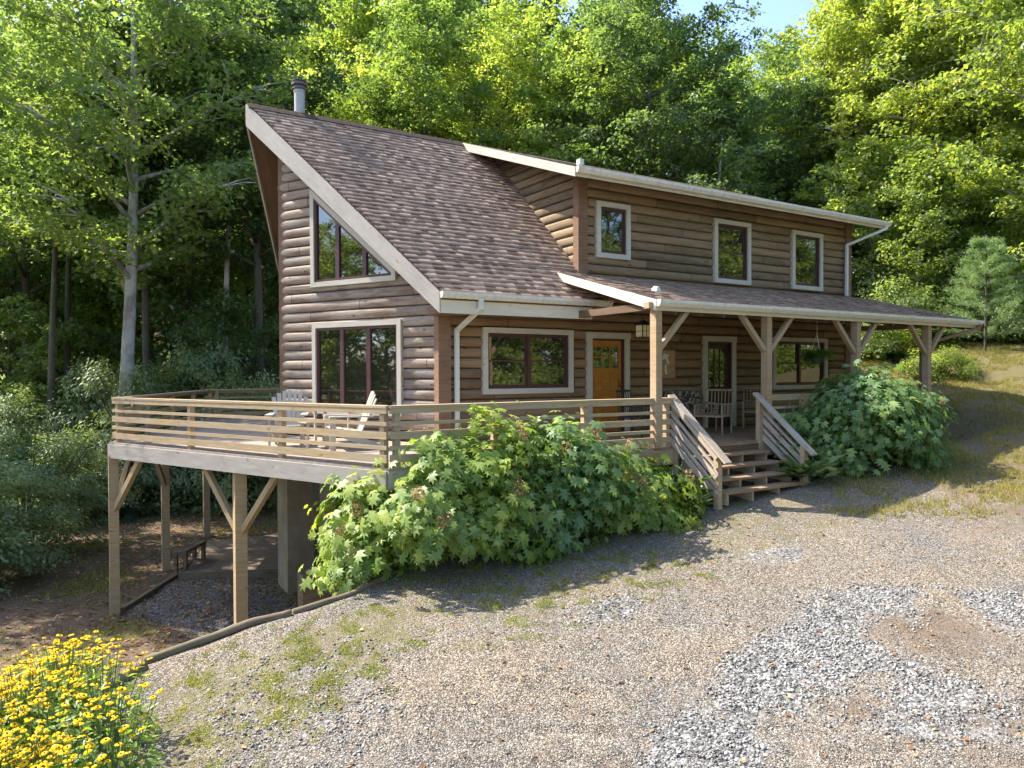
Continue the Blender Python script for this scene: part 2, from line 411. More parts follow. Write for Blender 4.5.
GX, GY = np.meshgrid(nx, ny); gx, gy = GX.ravel(), GY.ravel()
gz = height(gx, gy)
P2 = np.stack([gx, gy], 1)
def masks(P):
    x, y = P[:, 0], P[:, 1]
    n1 = fbm(x, y, 1.6, 3)*.35; n2 = fbm(x, y, .8, 9)*.5
    c = sstep(-.15, .25, sdf(P, COARSE)+n1*.6)
    c = np.maximum(c, .8*sstep(-.15, .25, sdf(P, PATCH1)+n1*.7)); c = np.maximum(c, .75*sstep(-.15, .2, sdf(P, PATCH2)+n1*.6))
    c = np.maximum(c, .55*sstep(-.5, .9, sdf(P, LEFTGR)+n1+.3*fbm(x, y, 3.1, 8))); c = np.maximum(c, .7*sstep(-.1, .3, sdf(P, PAD)+n1*.3))
    sc_d = sdf(P, COARSE); c *= np.where(sc_d > .2, 1-.85*sstep(.0, .35, fbm(x, y, 1.1, 17)+.42*sstep(.7, 2.2, sc_d)-.1), 1)*(.8+.2*fbm(x, y, 4, 2))
    g = .50*sstep(-.5, .6, sdf(P, GRASSL)+n2)
    right = np.maximum(sstep(11.6, 14.5, x+.25*(y+6)+n2*1.2)*sstep(-16, -11, y), sstep(-.9, 1.2, sdf(P, RBANK)+n2*1.6))
    g = np.maximum(g, right*(.50+.12*sstep(15, 18, x)))
    low = sdf(P, UPPER)
    lowm = sstep(.1, -.6, low)
    pad = sdf(P, PAD)
    g = np.maximum(g, lowm*sstep(.0, .6, n2*1.6+.12)*.8*sstep(.3, -.3, pad))
    bush = sstep(-6.3, -5.0, y+.1*x)*sstep(9.5, 8.0, x)*sstep(-3.5, -1.5, x)
    g = np.maximum(g, .44*bush*sstep(7.5, 6.0, x))
    far = sstep(9.5, 14, y)
    b = np.maximum(lowm*sstep(.2, -.2, pad)*.9, far*.95)
    b = np.maximum(b, right*(.66+.3*fbm(x, y, .7, 51)))
    b = np.maximum(b, .62*sstep(-.1, .4, fbm(x, y, .8, 23))*sstep(.5, 2.0, sc_d))
    b = np.maximum(b, .4*sstep(.1, .5, fbm(x, y, .7, 41)))
    for q in DIRT:
        dm = sstep(-.35, .35, sdf(P, q)+n1*.9); b = np.maximum(b, .56*dm); c = c*(1-.45*dm)
    nearcam = sstep(-15, -20, y)+sstep(-14, -18, x); nearcam = np.clip(nearcam, 0, 1)
    c = c*(1-nearcam); b = np.maximum(b, nearcam*.7); g = np.maximum(g, nearcam*.8)
    return c, g*(1-.7*far), b
mc, mg, mb = masks(P2)
nX, nY = len(nx), len(ny)
idx = np.arange(nX*nY).reshape(nY, nX)
Fq = np.stack([idx[:-1, :-1], idx[:-1, 1:], idx[1:, 1:], idx[1:, :-1]], -1).reshape(-1, 4)
def ground_mat():
    t = NT('ground'); o = t.coord()
    a = t.n('ShaderNodeAttribute'); a.attribute_name = 'mk'
    s = t.n('ShaderNodeSeparateColor'); t.l(a.outputs['Color'], s.inputs[0])
    def brk(sock, sc, k=.9):              # break the mask edge with noise
        n = t.noise(o, sc, 5, .7)
        return t.ramp(t.math('ADD', sock, t.math('MULTIPLY', t.math('SUBTRACT', n, .5), k)), [(.38, 0.), (.62, 1.)])
    vf = t.voro(o, 78, 'Color'); sf = t.n('ShaderNodeSeparateColor'); t.l(vf, sf.inputs[0])
    big = t.noise(o, .55, 5, .65); mid = t.noise(o, 3.2, 5, .7)
    fine = t.ramp(sf.outputs[0], [(0, (.035, .03, .025)), (.3, (.115, .10, .085)), (.65, (.20, .183, .16)), (1, (.40, .38, .35))])
    tint = t.ramp(big, [(.35, (.84, .86, .9)), (.65, (1.1, 1.0, .87))])
    fine = t.mix(1., fine, tint, 'MULTIPLY')
    fine = t.mix(t.ramp(mid, [(.52, 0.), (.72, .55)]), fine, (.22, .155, .10))
    vc = t.voro(o, 34, 'Color'); sc_ = t.n('ShaderNodeSeparateColor'); t.l(vc, sc_.inputs[0])
    coarse = t.ramp(sc_.outputs[0], [(0, (.06, .057, .054)), (.4, (.15, .145, .14)), (.8, (.25, .243, .235)), (1, (.40, .39, .375))])
    dirt = t.mix(mid, (.085, .062, .045), (.19, .142, .102))
    dirt = t.mix(t.ramp(sf.outputs[1], [(.8, 0.), (.84, .6)]), dirt, (.3, .22, .15))
    grass = t.mix(t.noise(o, 14, 3, .6), (.08, .08, .028), (.20, .175, .07))
    col = t.mix(brk(s.outputs[2], 1.4), fine, dirt)
    col = t.mix(brk(s.outputs[0], 5.5, 1.3), col, coarse)
    col = t.mix(t.math('MULTIPLY', brk(s.outputs[1], 7, 1.5), .8), col, grass)
    df = t.voro(o, 78, 'Distance'); dc = t.voro(o, 34, 'Distance')
    hb = t.mix(s.outputs[0], t.math('MULTIPLY', df, .4), dc)
    return t.bsdf(col, .95, t.math('SUBTRACT', 1, hb), .9, .025, .1)
me = np_mesh('ground', np.stack([gx, gy, gz], 1), Fq, ground_mat(), smooth=True)
ca = me.color_attributes.new('mk', 'FLOAT_COLOR', 'POINT')
ca.data.foreach_set('color', np.stack([mc, mg, mb, np.ones_like(mc)], 1).astype(np.float32).ravel())
tag(link('ground', me), kind='structure', label='gravel driveway and sloping earth around the cabin')

# ------------------------------------------------------------------ scatter helpers
def rand_unit(n):
    v = RNG.normal(size=(n, 3)); return v/np.linalg.norm(v, axis=1)[:, None]
def leaves(C, N, size, tmpl, faces, droop=0, roll=None):
    """place flat templates (k,3: length along +y, width x, lift z) at C with normals N"""
    n = len(C); N = N/np.linalg.norm(N, axis=1)[:, None]
    A = rand_unit(n) if roll is None else roll
    T = A - N*np.sum(A*N, 1)[:, None]; T /= np.linalg.norm(T, axis=1)[:, None]+1e-9
    B = np.cross(T, N)
    t = np.asarray(tmpl, float); k = len(t)
    V = C[:, None] + size[:, None, None]*(B[:, None]*t[None, :, 0:1] + T[:, None]*t[None, :, 1:2] + N[:, None]*t[None, :, 2:3])
    Fc = (np.asarray(faces)[None] + (np.arange(n)*k)[:, None, None]).reshape(-1, len(faces[0]))
    return V.reshape(-1, 3), Fc
DIA = [(0, 0, 0), (.34, .45, .07), (0, 1, -.06), (-.34, .45, .07)]; DIAF = [(0, 1, 2), (0, 2, 3)]
LONG = [(0, 0, 0), (.17, .4, .04), (0, 1, -.12), (-.17, .4, .04)]
# lobed oak-like hydrangea leaf, fan of triangles
LOB = [(0, .12, 0), (.0, -.02, 0), (.32, .0, -.06), (.20, .25, .03), (.58, .42, -.12), (.19, .52, .03), (.36, .84, -.10), (.1, .74, .02), (0, 1.08, -.16),
       (-.1, .74, .02), (-.36, .84, -.10), (-.19, .52, .03), (-.58, .42, -.12), (-.20, .25, .03), (-.32, .0, -.06)]
LOB[0] = (0, .42, .03)
LOBF = [(0, i, i+1 if i < 14 else 1) for i in range(1, 15)]

def tree_mesh(h, cr, cb, nlimb, seed, nleaf=24000, lsize=.19, r0=.22, clump=.75, upright=1.0, fork=False):
    """returns trunk MB and crown arrays. h height, cr crown radius, cb crown base height"""
    rs = random.Random(seed); rg = np.random.default_rng(seed)
    tr = MB(); pts = []; n = 9; lx = rs.uniform(-.04, .04); ly = rs.uniform(-.04, .04); ph = rs.uniform(0, 6)
    for i in range(n+1):
        f = i/n; pts.append(Vector((lx*h*f+.18*math.sin(ph+f*5)*f, ly*h*f+.18*math.cos(ph+f*4)*f, h*.93*f)))
    rad = [r0*(1.35 if i == 0 else 1)*(1-.86*(i/n)) for i in range(n+1)]
    tr.tube(pts, rad, 9)
    def on(f):
        k = min(int(f*n), n-1); return pts[k].lerp(pts[k+1], f*n-k), rad[k]
    cl = []
    for i in range(nlimb):
        f = cb/h + (0.95-cb/h)*((i+rs.random()*.6)/nlimb)
        f = min(f, .97)
        p, r = on(f); az = i*2.4+rs.uniform(-.5, .5)
        rel = (f-cb/h)/(1-cb/h)
        ln = cr*(.55+.45*math.sin(PI*min(.95, .25+rel*.75)))*rs.uniform(.75, 1.15)*(1 if rel < .75 else .6)
        up = rs.uniform(.25, .6)*upright + rel*.5
        q = [p]; d = Vector((math.cos(az), math.sin(az), up)).normalized()
        for s in range(1, 5):
            q.append(p + d*ln*s/4 + Vector((rs.uniform(-.15, .15), rs.uniform(-.15, .15), -.02*s*s*ln/4*rs.uniform(-1, 1.4))))
        tr.tube(q, [r*.55, r*.4, r*.28, r*.17, .012], 6)
        for s in np.linspace(.35, 1.05, max(3, int(ln*1.5))):
            c = p + (q[-1]-p)*s
            cl.append((c, s*.4+.75))
            for e in range(2):
                a2 = az + rs.choice((-1, 1))*rs.uniform(.5, 1.3); l2 = ln*rs.uniform(.18, .42)
                c2 = c + Vector((math.cos(a2), math.sin(a2), rs.uniform(-.15, .5)))*l2
                if s > .4: tr.tube([c, (c+c2)/2+Vector((0, 0, .06)), c2], [r*.12+.012, r*.08+.01, .006], 4, False)
                cl.append((c2, .9))
    top = pts[-1]
    for k in range(5): cl.append((top+Vector((rs.uniform(-.8, .8), rs.uniform(-.8, .8), rs.uniform(-.6, .9))), .8))
    C = np.array([tuple(c) for c, _ in cl]); w = np.array([s for _, s in cl])
    clr = rg.random(len(C))
    w = w*rg.uniform(.5, 1.4, len(C)); pr = w/w.sum()
    k = rg.choice(len(C), nleaf, p=pr)
    off = rg.normal(size=(nleaf, 3))*clump*np.array([.62, .62, .36])*w[k][:, None]
    # small twig-sheets inside a clump: snap some leaves to tiers so sprays and gaps read
    tier = rg.integers(0, 4, nleaf); off[:, 2] = off[:, 2]*.35 + (tier-1.5)*.23*clump*w[k]
    off[:, 2] -= .12*(off[:, 0]**2+off[:, 1]**2)/clump
    Cn = C[k]+off
    N = rg.normal(size=(nleaf, 3))*.55 + np.array([0, 0, .8]) + off*np.array([.5, .5, .2])
    V, Fc = leaves(Cn, N, lsize*rg.uniform(.5, 1.35, nleaf), DIA, DIAF)
    lv = np.clip(.55*clr[k]+.45*rg.random(nleaf), 0, 1)
    return tr, V, Fc, np.repeat(lv, 4)
def make_tree(name, label, cat, group, args, bk, lf):
    tr, V, Fc, lv = tree_mesh(**args)
    root = thing(name, label, cat, group=group)
    tr.build('trunk', MAT[bk], root, smooth=True)
    c = link('crown', np_mesh('crown', V, Fc, MAT[lf], lv), root)
    c.material_slots[0].link = 'OBJECT'; c.material_slots[0].material = MAT[lf]
    return root

VAR = [dict(h=19, cr=4.2, cb=5, nlimb=30, seed=1, nleaf=32000, lsize=.195, clump=.52), dict(h=21, cr=3.8, cb=7, nlimb=32, seed=2, nleaf=32000, lsize=.19, clump=.5),
       dict(h=17, cr=4.6, cb=4, nlimb=30, seed=3, nleaf=34000, lsize=.20, clump=.55), dict(h=22, cr=4.4, cb=8, nlimb=32, seed=4, nleaf=34000, r0=.27, lsize=.19, clump=.52),
       dict(h=9, cr=2.8, cb=1.2, nlimb=22, seed=5, nleaf=15000, r0=.1, lsize=.17, clump=.42), dict(h=13, cr=3.3, cb=2.5, nlimb=24, seed=6, nleaf=19000, r0=.14, lsize=.20, clump=.46),
       dict(h=20, cr=2.6, cb=11, nlimb=18, seed=8, nleaf=14000, r0=.17, lsize=.19, clump=.5)]
KIND = {}
def place_tree(var, lf, bk, px, depth, label, group=None, sc_=1., rz=None, base=None):
    x, y = at(px, depth); z = hz(x, y)-.15
    rz = random.uniform(0, 6.28) if rz is None else rz
    nm = {'leaf_dark': 'broadleaf_tree', 'leaf_mid': 'broadleaf_tree', 'leaf_lite': 'maple_tree'}[lf]
    if var in (4, 5): nm = 'young_tree'
    if var not in KIND:
        o = make_tree(nm, label, 'tree', group, VAR[var], bk, lf); KIND[var] = o
        o.location = (x, y, z); o.rotation_euler = (0, 0, rz); o.scale = (sc_,)*3
    else:
        o = dup(KIND[var], (x, y, z), rz, label, None, sc_); o.name = nm
        if 'group' in o: del o['group']
    if group: o['group'] = group
    for ch in o.children:
        if ch.name.startswith('crown'): ch.material_slots[0].material = MAT[lf]
        if ch.name.startswith('trunk'):
            ch.material_slots[0].link = 'OBJECT'; ch.material_slots[0].material = MAT[bk]
    return o
#TREES
# tuple: variant, leaf, bark, px, depth, scale, label
T = []
def tr_(v, lf, bk, px, d, s, label, group=None): T.append((v, lf, bk, px, d, s, label, group))
# left wood (backlit)
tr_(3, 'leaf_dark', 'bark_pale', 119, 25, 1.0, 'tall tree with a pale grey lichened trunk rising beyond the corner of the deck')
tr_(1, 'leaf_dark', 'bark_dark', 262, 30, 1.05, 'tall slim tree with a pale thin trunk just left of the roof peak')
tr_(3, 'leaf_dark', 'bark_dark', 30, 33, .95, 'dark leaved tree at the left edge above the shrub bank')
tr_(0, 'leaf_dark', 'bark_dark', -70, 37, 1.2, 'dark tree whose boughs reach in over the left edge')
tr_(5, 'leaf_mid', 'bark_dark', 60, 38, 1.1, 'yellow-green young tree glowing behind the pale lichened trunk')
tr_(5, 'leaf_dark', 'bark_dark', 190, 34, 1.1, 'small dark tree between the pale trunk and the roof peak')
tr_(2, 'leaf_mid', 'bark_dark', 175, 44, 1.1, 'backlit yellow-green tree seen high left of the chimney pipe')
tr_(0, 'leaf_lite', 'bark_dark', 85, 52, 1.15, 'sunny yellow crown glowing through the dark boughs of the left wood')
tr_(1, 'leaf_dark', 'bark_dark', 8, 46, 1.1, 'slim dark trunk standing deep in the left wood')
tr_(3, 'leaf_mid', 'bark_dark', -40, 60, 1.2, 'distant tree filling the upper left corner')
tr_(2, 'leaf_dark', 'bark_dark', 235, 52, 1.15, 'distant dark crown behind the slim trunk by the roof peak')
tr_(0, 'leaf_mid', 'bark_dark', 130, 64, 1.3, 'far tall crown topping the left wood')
# behind the main roof
tr_(2, 'leaf_mid', 'bark_dark', 305, 40, .95, 'bushy green tree directly behind the metal chimney pipe')
tr_(0, 'leaf_lite', 'bark_dark', 370, 41, .92, 'bright yellow-green tree behind the brown shingled ridge')
tr_(1, 'leaf_mid', 'bark_dark', 430, 38, 1.0, 'tall green tree behind the middle of the shingled ridge')
tr_(3, 'leaf_mid', 'bark_dark', 495, 42, .95, 'tall full crowned tree behind the top corner of the dormer')
tr_(2, 'leaf_lite', 'bark_dark', 550, 44, 1.05, 'broad yellow-green tree above the left end of the dormer roof')
tr_(0, 'leaf_mid', 'bark_dark', 605, 38, 1.0, 'green tree with sunlit top above the first dormer window')
tr_(3, 'leaf_dark', 'bark_dark', 655, 36, .98, 'dark green tree above the middle of the dormer roof')
tr_(1, 'leaf_mid', 'bark_dark', 345, 54, 1.15, 'second row tree showing over the chimney pipe')
tr_(3, 'leaf_mid', 'bark_dark', 455, 56, 1.15, 'second row tree over the bare middle of the ridge')
tr_(0, 'leaf_lite', 'bark_dark', 585, 58, 1.2, 'far sunlit crown high above the dormer')
tr_(2, 'leaf_mid', 'bark_dark', 400, 66, 1.3, 'furthest crown above the shingled ridge')
tr_(1, 'leaf_dark', 'bark_dark', 520, 70, 1.2, 'furthest dark crown above the dormer corner')
tr_(2, 'leaf_mid', 'bark_dark', 560, 62, 1.35, 'far rounded crown closing the skyline above the dormer corner')
tr_(0, 'leaf_lite', 'bark_dark', 625, 52, 1.22, 'tall sunny crown above the first and second dormer windows')
tr_(1, 'leaf_mid', 'bark_dark', 655, 60, 1.2, 'slim far tree just left of the blue sky gap')
tr_(3, 'leaf_mid', 'bark_dark', 490, 60, 1.25, 'far crown on the skyline left of the dormer corner')
tr_(2, 'leaf_mid', 'bark_dark', 250, 66, 1.4, 'far crown on the skyline left of the chimney pipe')
tr_(2, 'leaf_mid', 'bark_dark', 820, 60, 1.15, 'rounded far crown right of the blue sky gap')
tr_(2, 'leaf_mid', 'bark_dark', 352, 50, 1.4, 'tall rounded crown filling the skyline right of the chimney pipe')
tr_(0, 'leaf_mid', 'bark_dark', 425, 52, 1.36, 'tall crown filling the skyline over the middle of the ridge')
tr_(0, 'leaf_mid', 'bark_dark', 525, 50, 1.32, 'tall crown filling the skyline over the top corner of the dormer')
tr_(2, 'leaf_mid', 'bark_dark', 150, 50, 1.45, 'broad crown behind the top of the pale lichened tree')
tr_(0, 'leaf_mid', 'bark_dark', 212, 48, 1.35, 'tall crown between the pale lichened tree and the roof peak')
tr_(2, 'leaf_mid', 'bark_dark', 290, 58, 1.45, 'far crown on the skyline over the roof peak')
for px_, d_, s_, bk_, lab_ in [(46, 28, .95, 'bark_dark', 'slim bare-stemmed tree over the big rhododendron at the left edge'), (68, 32, 1., 'bark_dark', 'slim dark stem between the left edge and the pale lichened trunk'), (150, 29, 1., 'bark_dark', 'slim dark stem just right of the pale lichened trunk'),
        (188, 34, 1.05, 'bark_dark', 'slim stem deep in the wood above the back rail of the deck'), (224, 30, .95, 'bark_pale', 'slim pale stem left of the roof peak and prow post'), (20, 38, 1.1, 'bark_dark', 'slim distant stem deep in the wood at the left edge'),
        (868, 33, .9, 'bark_pale', 'thin pale stem rising beyond the dormer downspout'), (1005, 34, 1., 'bark_pale', 'thin grey stem above the pine sapling'), (905, 37, 1., 'bark_pale', 'thin pale stem behind the last two porch posts')]:
    tr_(6, 'leaf_dark' if px_ < 500 else 'leaf_lite', bk_, px_, d_, s_, lab_)
# trees beyond the left edge of the photograph's view
for px_, d_, v_ in [(-130, 40, 0), (-190, 36, 3), (-250, 42, 2), (-330, 38, 0), (-420, 40, 3), (-160, 54, 2), (-280, 58, 0), (-520, 44, 2), (-100, 34, 4), (-180, 30, 4), (-260, 33, 4), (-350, 32, 5), (-450, 34, 5), (-640, 42, 0), (-60, 48, 5)]:
    tr_(v_, 'leaf_mid', 'bark_dark', px_, d_, 1.1, 'tree of the wood running on beyond the left edge', 'trees beyond the left edge')
# middle right dip with sky
tr_(5, 'leaf_dark', 'bark_pale', 715, 34, 1.0, 'dark young tree with pale stems above the second dormer window')
tr_(2, 'leaf_dark', 'bark_pale', 760, 40, .82, 'rounded dark tree with a pale leaning trunk above the dormer gutter')
tr_(5, 'leaf_dark', 'bark_dark', 805, 36, 1.0, 'dark young tree above the far end of the dormer roof')
tr_(0, 'leaf_mid', 'bark_dark', 735, 52, 1.03, 'green crown just under the gap of blue sky')
tr_(3, 'leaf_mid', 'bark_dark', 790, 56, 1.06, 'tall crown at the right rim of the blue sky gap')
tr_(0, 'leaf_mid', 'bark_dark', 680, 58, 1.16, 'distant crown at the left rim of the blue sky gap')
# right sunlit wood
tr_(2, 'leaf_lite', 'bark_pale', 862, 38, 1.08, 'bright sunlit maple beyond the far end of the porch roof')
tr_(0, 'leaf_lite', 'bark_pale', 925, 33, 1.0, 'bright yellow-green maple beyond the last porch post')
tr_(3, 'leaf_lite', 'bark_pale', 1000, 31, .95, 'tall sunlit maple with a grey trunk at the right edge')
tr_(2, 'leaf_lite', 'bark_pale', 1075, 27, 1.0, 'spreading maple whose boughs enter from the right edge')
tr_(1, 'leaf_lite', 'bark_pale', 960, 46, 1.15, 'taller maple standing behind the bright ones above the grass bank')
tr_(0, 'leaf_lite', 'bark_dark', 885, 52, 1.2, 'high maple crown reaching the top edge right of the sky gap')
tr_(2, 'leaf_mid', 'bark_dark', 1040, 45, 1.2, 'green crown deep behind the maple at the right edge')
tr_(4, 'leaf_lite', 'bark_pale', 872, 30, .95, 'thin pale stemmed sapling beyond the corner of the dormer')
tr_(4, 'leaf_lite', 'bark_pale', 915, 28, .8, 'low leafy sapling seen under the end of the porch roof')
tr_(4, 'leaf_mid', 'bark_pale', 950, 30, .85, 'sapling behind the light green pine')
tr_(4, 'leaf_lite', 'bark_pale', 1025, 28, .9, 'leafy sapling at the top of the grass bank')
tr_(4, 'leaf_mid', 'bark_dark', 895, 33, 1.0, 'mid green sapling behind the hanging fern')
tr_(4, 'leaf_lite', 'bark_dark', 980, 34, 1.1, 'yellow-green sapling behind the top of the pine')
tr_(4, 'leaf_mid', 'bark_dark', 845, 33, .9, 'sapling hard against the corner of the cabin')
for k_, (px_, d_, s_, nm_) in enumerate([(-20, 42, 1.0, 'left edge of the deep wood'), (35, 44, 1.1, 'thicket behind the shrub bank'), (75, 48, 1.2, 'thicket left of the pale lichened trunk'), (110, 42, 1.1, 'thicket right behind the pale lichened trunk'), (150, 47, 1.2, 'thicket above the rhododendron mounds'),
        (205, 44, 1.1, 'thicket left of the slim trunk'), (240, 60, 1.2, 'thicket far behind the roof peak')]):
    tr_(5 if k_ % 2 else 4, 'leaf_mid' if k_ % 3 else 'leaf_lite', 'bark_dark', px_, d_, s_*1.2, 'backlit sapling in the '+nm_)
for k_, (px_, d_, s_, nm_) in enumerate([(860, 42, 1.3, 'beside the dormer downspout'), (900, 44, 1.3, 'over the end of the porch roof'), (940, 40, 1.2, 'high above the hanging downspout'), (975, 43, 1.3, 'above the pine sapling'), (1010, 40, 1.2, 'behind the crest of the grass bank'), (1050, 37, 1.2, 'past the right edge of the grass bank'), (700, 44, 1.2, 'over the second dormer window'), (640, 46, 1.2, 'over the first dormer window'), (780, 46, 1.2, 'over the third dormer window')]):
    tr_(5, 'leaf_lite' if k_ < 6 else 'leaf_mid', 'bark_pale', px_, d_, s_, 'leafy second-row tree '+nm_)
# low screen under the left crowns
tr_(4, 'leaf_dark', 'bark_dark', 15, 30, .85, 'low dark sapling over the shrub bank at the left edge')
tr_(4, 'leaf_dark', 'bark_dark', 225, 29, .8, 'dark understory sapling beyond the back corner of the deck')
tr_(4, 'leaf_mid', 'bark_dark', 90, 36, .95, 'green understory sapling left of the pale lichened trunk')
tr_(5, 'leaf_dark', 'bark_dark', 250, 40, 1.0, 'dark understory tree behind the left eave')
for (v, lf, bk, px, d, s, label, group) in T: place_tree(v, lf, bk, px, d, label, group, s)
_o = dup(KIND[1], (-10.2, 15.2, hz(-10.2, 15.2)-.1), 2.0, 'slim tree at the left of the yard casting dappled shade on the deck', None, 1.0); _o.name = 'broadleaf_tree'
if 'group' in _o: del _o['group']
# the wood behind the camera, mirrored in the window panes
for i, (x, y, v, s) in enumerate([(-29, -8, 2, .9), (-30, 1, 0, .95), (-29, 8, 2, .95), (-33, 14, 5, 1.2), (-38, 5, 3, 1.1), (-27, -18, 0, 1), (-26, 4, 4, 1), (-25, 10, 4, 1), (-25, -2, 4, 1.1), (5, -30, 2, 1), (11, -28, 0, .95), (17, -26, 2, .9), (23, -23, 0, .95), (29, -19, 2, .9), (14, -36, 3, 1.1), (22, -33, 1, 1.1), (32, -28, 3, 1.1), (36, -17, 0, 1), (8, -22, 4, .9), (14, -21, 4, 1), (20, -18, 4, 1), (26, -15, 4, 1), (-4, -34, 2, 1), (2, -19, 4, .9), (5.5, -20, 4, 1.1), (10, -19, 4, .9), (12, -23, 4, 1.2), (17, -19.5, 4, 1), (19, -23, 4, 1.1), (23, -17, 4, .9), (25, -20, 4, 1.2), (30, -15, 4, 1.1), (34, -12, 4, 1), (38, -15, 4, 1.2), (8, -26, 5, 1), (16, -27, 5, 1), (24, -27, 5, 1), (42, -10, 5, 1.1), (32, -21, 5, 1.1)]):
    d = np.array([x, y, 0])-CAM
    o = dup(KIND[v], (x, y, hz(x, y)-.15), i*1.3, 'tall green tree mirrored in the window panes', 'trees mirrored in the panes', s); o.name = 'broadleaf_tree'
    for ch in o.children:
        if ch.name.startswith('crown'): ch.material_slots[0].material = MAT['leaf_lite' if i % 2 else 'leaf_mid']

# ------------------------------------------------------------------ shrubs
def shrub_mesh(rx, ry, h, nclump, nleaf, lsize, seed, tmpl=DIA, faces=DIAF, clump=.28, nrmup=.7, rot=0, power=.55):
    rg = np.random.default_rng(seed)
    n = nclump; az = rg.random(n)*2*PI; r = rg.random(n)**power; zz = rg.random(n)
    tz = np.where(zz > .3, (zz-.3)/.78, (.3-zz)/.75); prof = (1-tz**2.5)**.42         # widest a quarter up
    bump = 1+.16*np.sin(az*3+seed)+.12*np.sin(az*5+2*seed)
    C = np.stack([rx*r*prof*bump*np.cos(az), ry*r*prof*bump*np.sin(az), .10*h+zz*h*.88*(1+.12*np.sin(az*2+seed))], 1)
    C[:, :2] *= rg.normal(1, .10, n)[:, None]; C[:, 2] *= np.clip(rg.normal(1, .09, n), .6, 1.3)
    k = rg.integers(0, n, nleaf); tone = rg.random(n)
    off = rg.normal(size=(nleaf, 3))*clump*np.array([1, 1, .7])
    P = C[k]+off; P[:, 2] = np.maximum(P[:, 2], .04)
    out = P/np.array([rx, ry, h])
    N = out*np.array([1, 1, .7])*1.2 + np.array([0, 0, nrmup]) + rg.normal(size=(nleaf, 3))*.45
    rollv = out*np.array([1, 1, 0]) + np.array([0, 0, -.5]) + rg.normal(size=(nleaf, 3))*.5
    V, Fc = leaves(P, N, lsize*rg.uniform(.45, 1.3, nleaf), tmpl, faces, roll=rollv)
    lv = np.clip(.5*tone[k]+.5*rg.random(nleaf), 0, 1)
    st = MB(); rs = random.Random(seed)
    for i in range(min(n, 26)):
        c = C[rs.randrange(n)]; b = Vector((c[0]*.15, c[1]*.15, -.1))
        st.tube([b, Vector((c[0]*.5, c[1]*.5, c[2]*.6)), Vector(c)], [.022, .014, .006], 5, False)
    return V, Fc, np.repeat(lv, len(tmpl)), st, C
def make_shrub(name, label, cat, loc, leafm, group=None, stem='stem', rz=0, **kw):
    V, Fc, lv, st, C = shrub_mesh(**kw)
    root = thing(name, label, cat, loc, rz, group)
    link('foliage', np_mesh('foliage', V, Fc, MAT[leafm], lv), root)
    st.build('stem', MAT[stem], root)
    return root, C
def bloom_mesh(seed, r=.09):
    rg = np.random.default_rng(seed); n = 90; d = rand_unit(n); P = d*np.array([r*.7, r*.7, r*1.1])
    V, Fc = leaves(P, d+rg.normal(size=(n, 3))*.4, rg.uniform(.03, .05, n), DIA, DIAF)
    return np_mesh('flower_cluster', V, Fc, MAT['bloom'], np.repeat(rg.random(n), 4))
BLM = bloom_mesh(3)
def blooms(root, C, k, seed, rx, ry, h):
    rs = random.Random(seed); cand = sorted(range(len(C)), key=lambda i: -(abs(C[i][0]/rx)+abs(C[i][1]/ry)+C[i][2]/h) + rs.random()*.8)[:k]
    for i in cand:
        o = link('flower_cluster', BLM, root); c = C[i]; s = 1+.16
        o.location = (c[0]*s, c[1]*s, c[2]+.1*h); o.rotation_euler = (rs.uniform(-.8, .8), rs.uniform(-.8, .8), 0); o.scale = (rs.uniform(.8, 1.3),)*3
# hydrangea bank in front of the deck
HYD = [  # px, depth-ish base (on driveway), rx, ry, h, label, material
    ((372, 582), 1.0, .85, 1.35, 'leafy hydrangea at the low left end of the bank, hiding the foundation', 'leaf_hyd', 0.35),
    ((452, 578), 1.25, .95, 1.78, 'tallest hydrangea, its top reaching over the deck rail', 'leaf_hyd', 0.35),
    ((548, 556), 1.15, .9, 1.5, 'lobed leaved hydrangea in front of the cabin picture window', 'leaf_hyd2', 0.3),
    ((622, 536), 1.0, .85, 1.0, 'low hydrangea with tan flower heads near the left foot of the steps', 'leaf_hyd', 0.3)]
for i, (p, rx, ry, h, lab, mt, off) in enumerate(HYD):
    x, y = on_u(*p); x += .55; y += .60; 
    root, C = make_shrub('hydrangea_bush', lab, 'bush', (x, y, hz(x, y)-.05), mt, 'hydrangeas in front of the deck', rx=rx, ry=ry, h=h,
                         nclump=90, nleaf=int(4600*rx*h/1.6), lsize=.165, seed=40+i, tmpl=LOB, faces=LOBF, clump=.17, nrmup=.55)
    blooms(root, C, 11, i, rx, ry, h)
x, y = on_u(872, 486); x += 1.30; y += .90
root, C = make_shrub('hydrangea_bush', 'large rounded dark green hydrangea right of the steps', 'bush', (x, y, hz(x, y)-.05), 'leaf_hyd2', rx=1.26, ry=1.05, h=1.60,
                     nclump=170, nleaf=8000, lsize=.165, seed=50, tmpl=LOB, faces=LOBF, clump=.19, nrmup=.5)
blooms(root, C, 5, 9, 1.28, 1.05, 1.72)
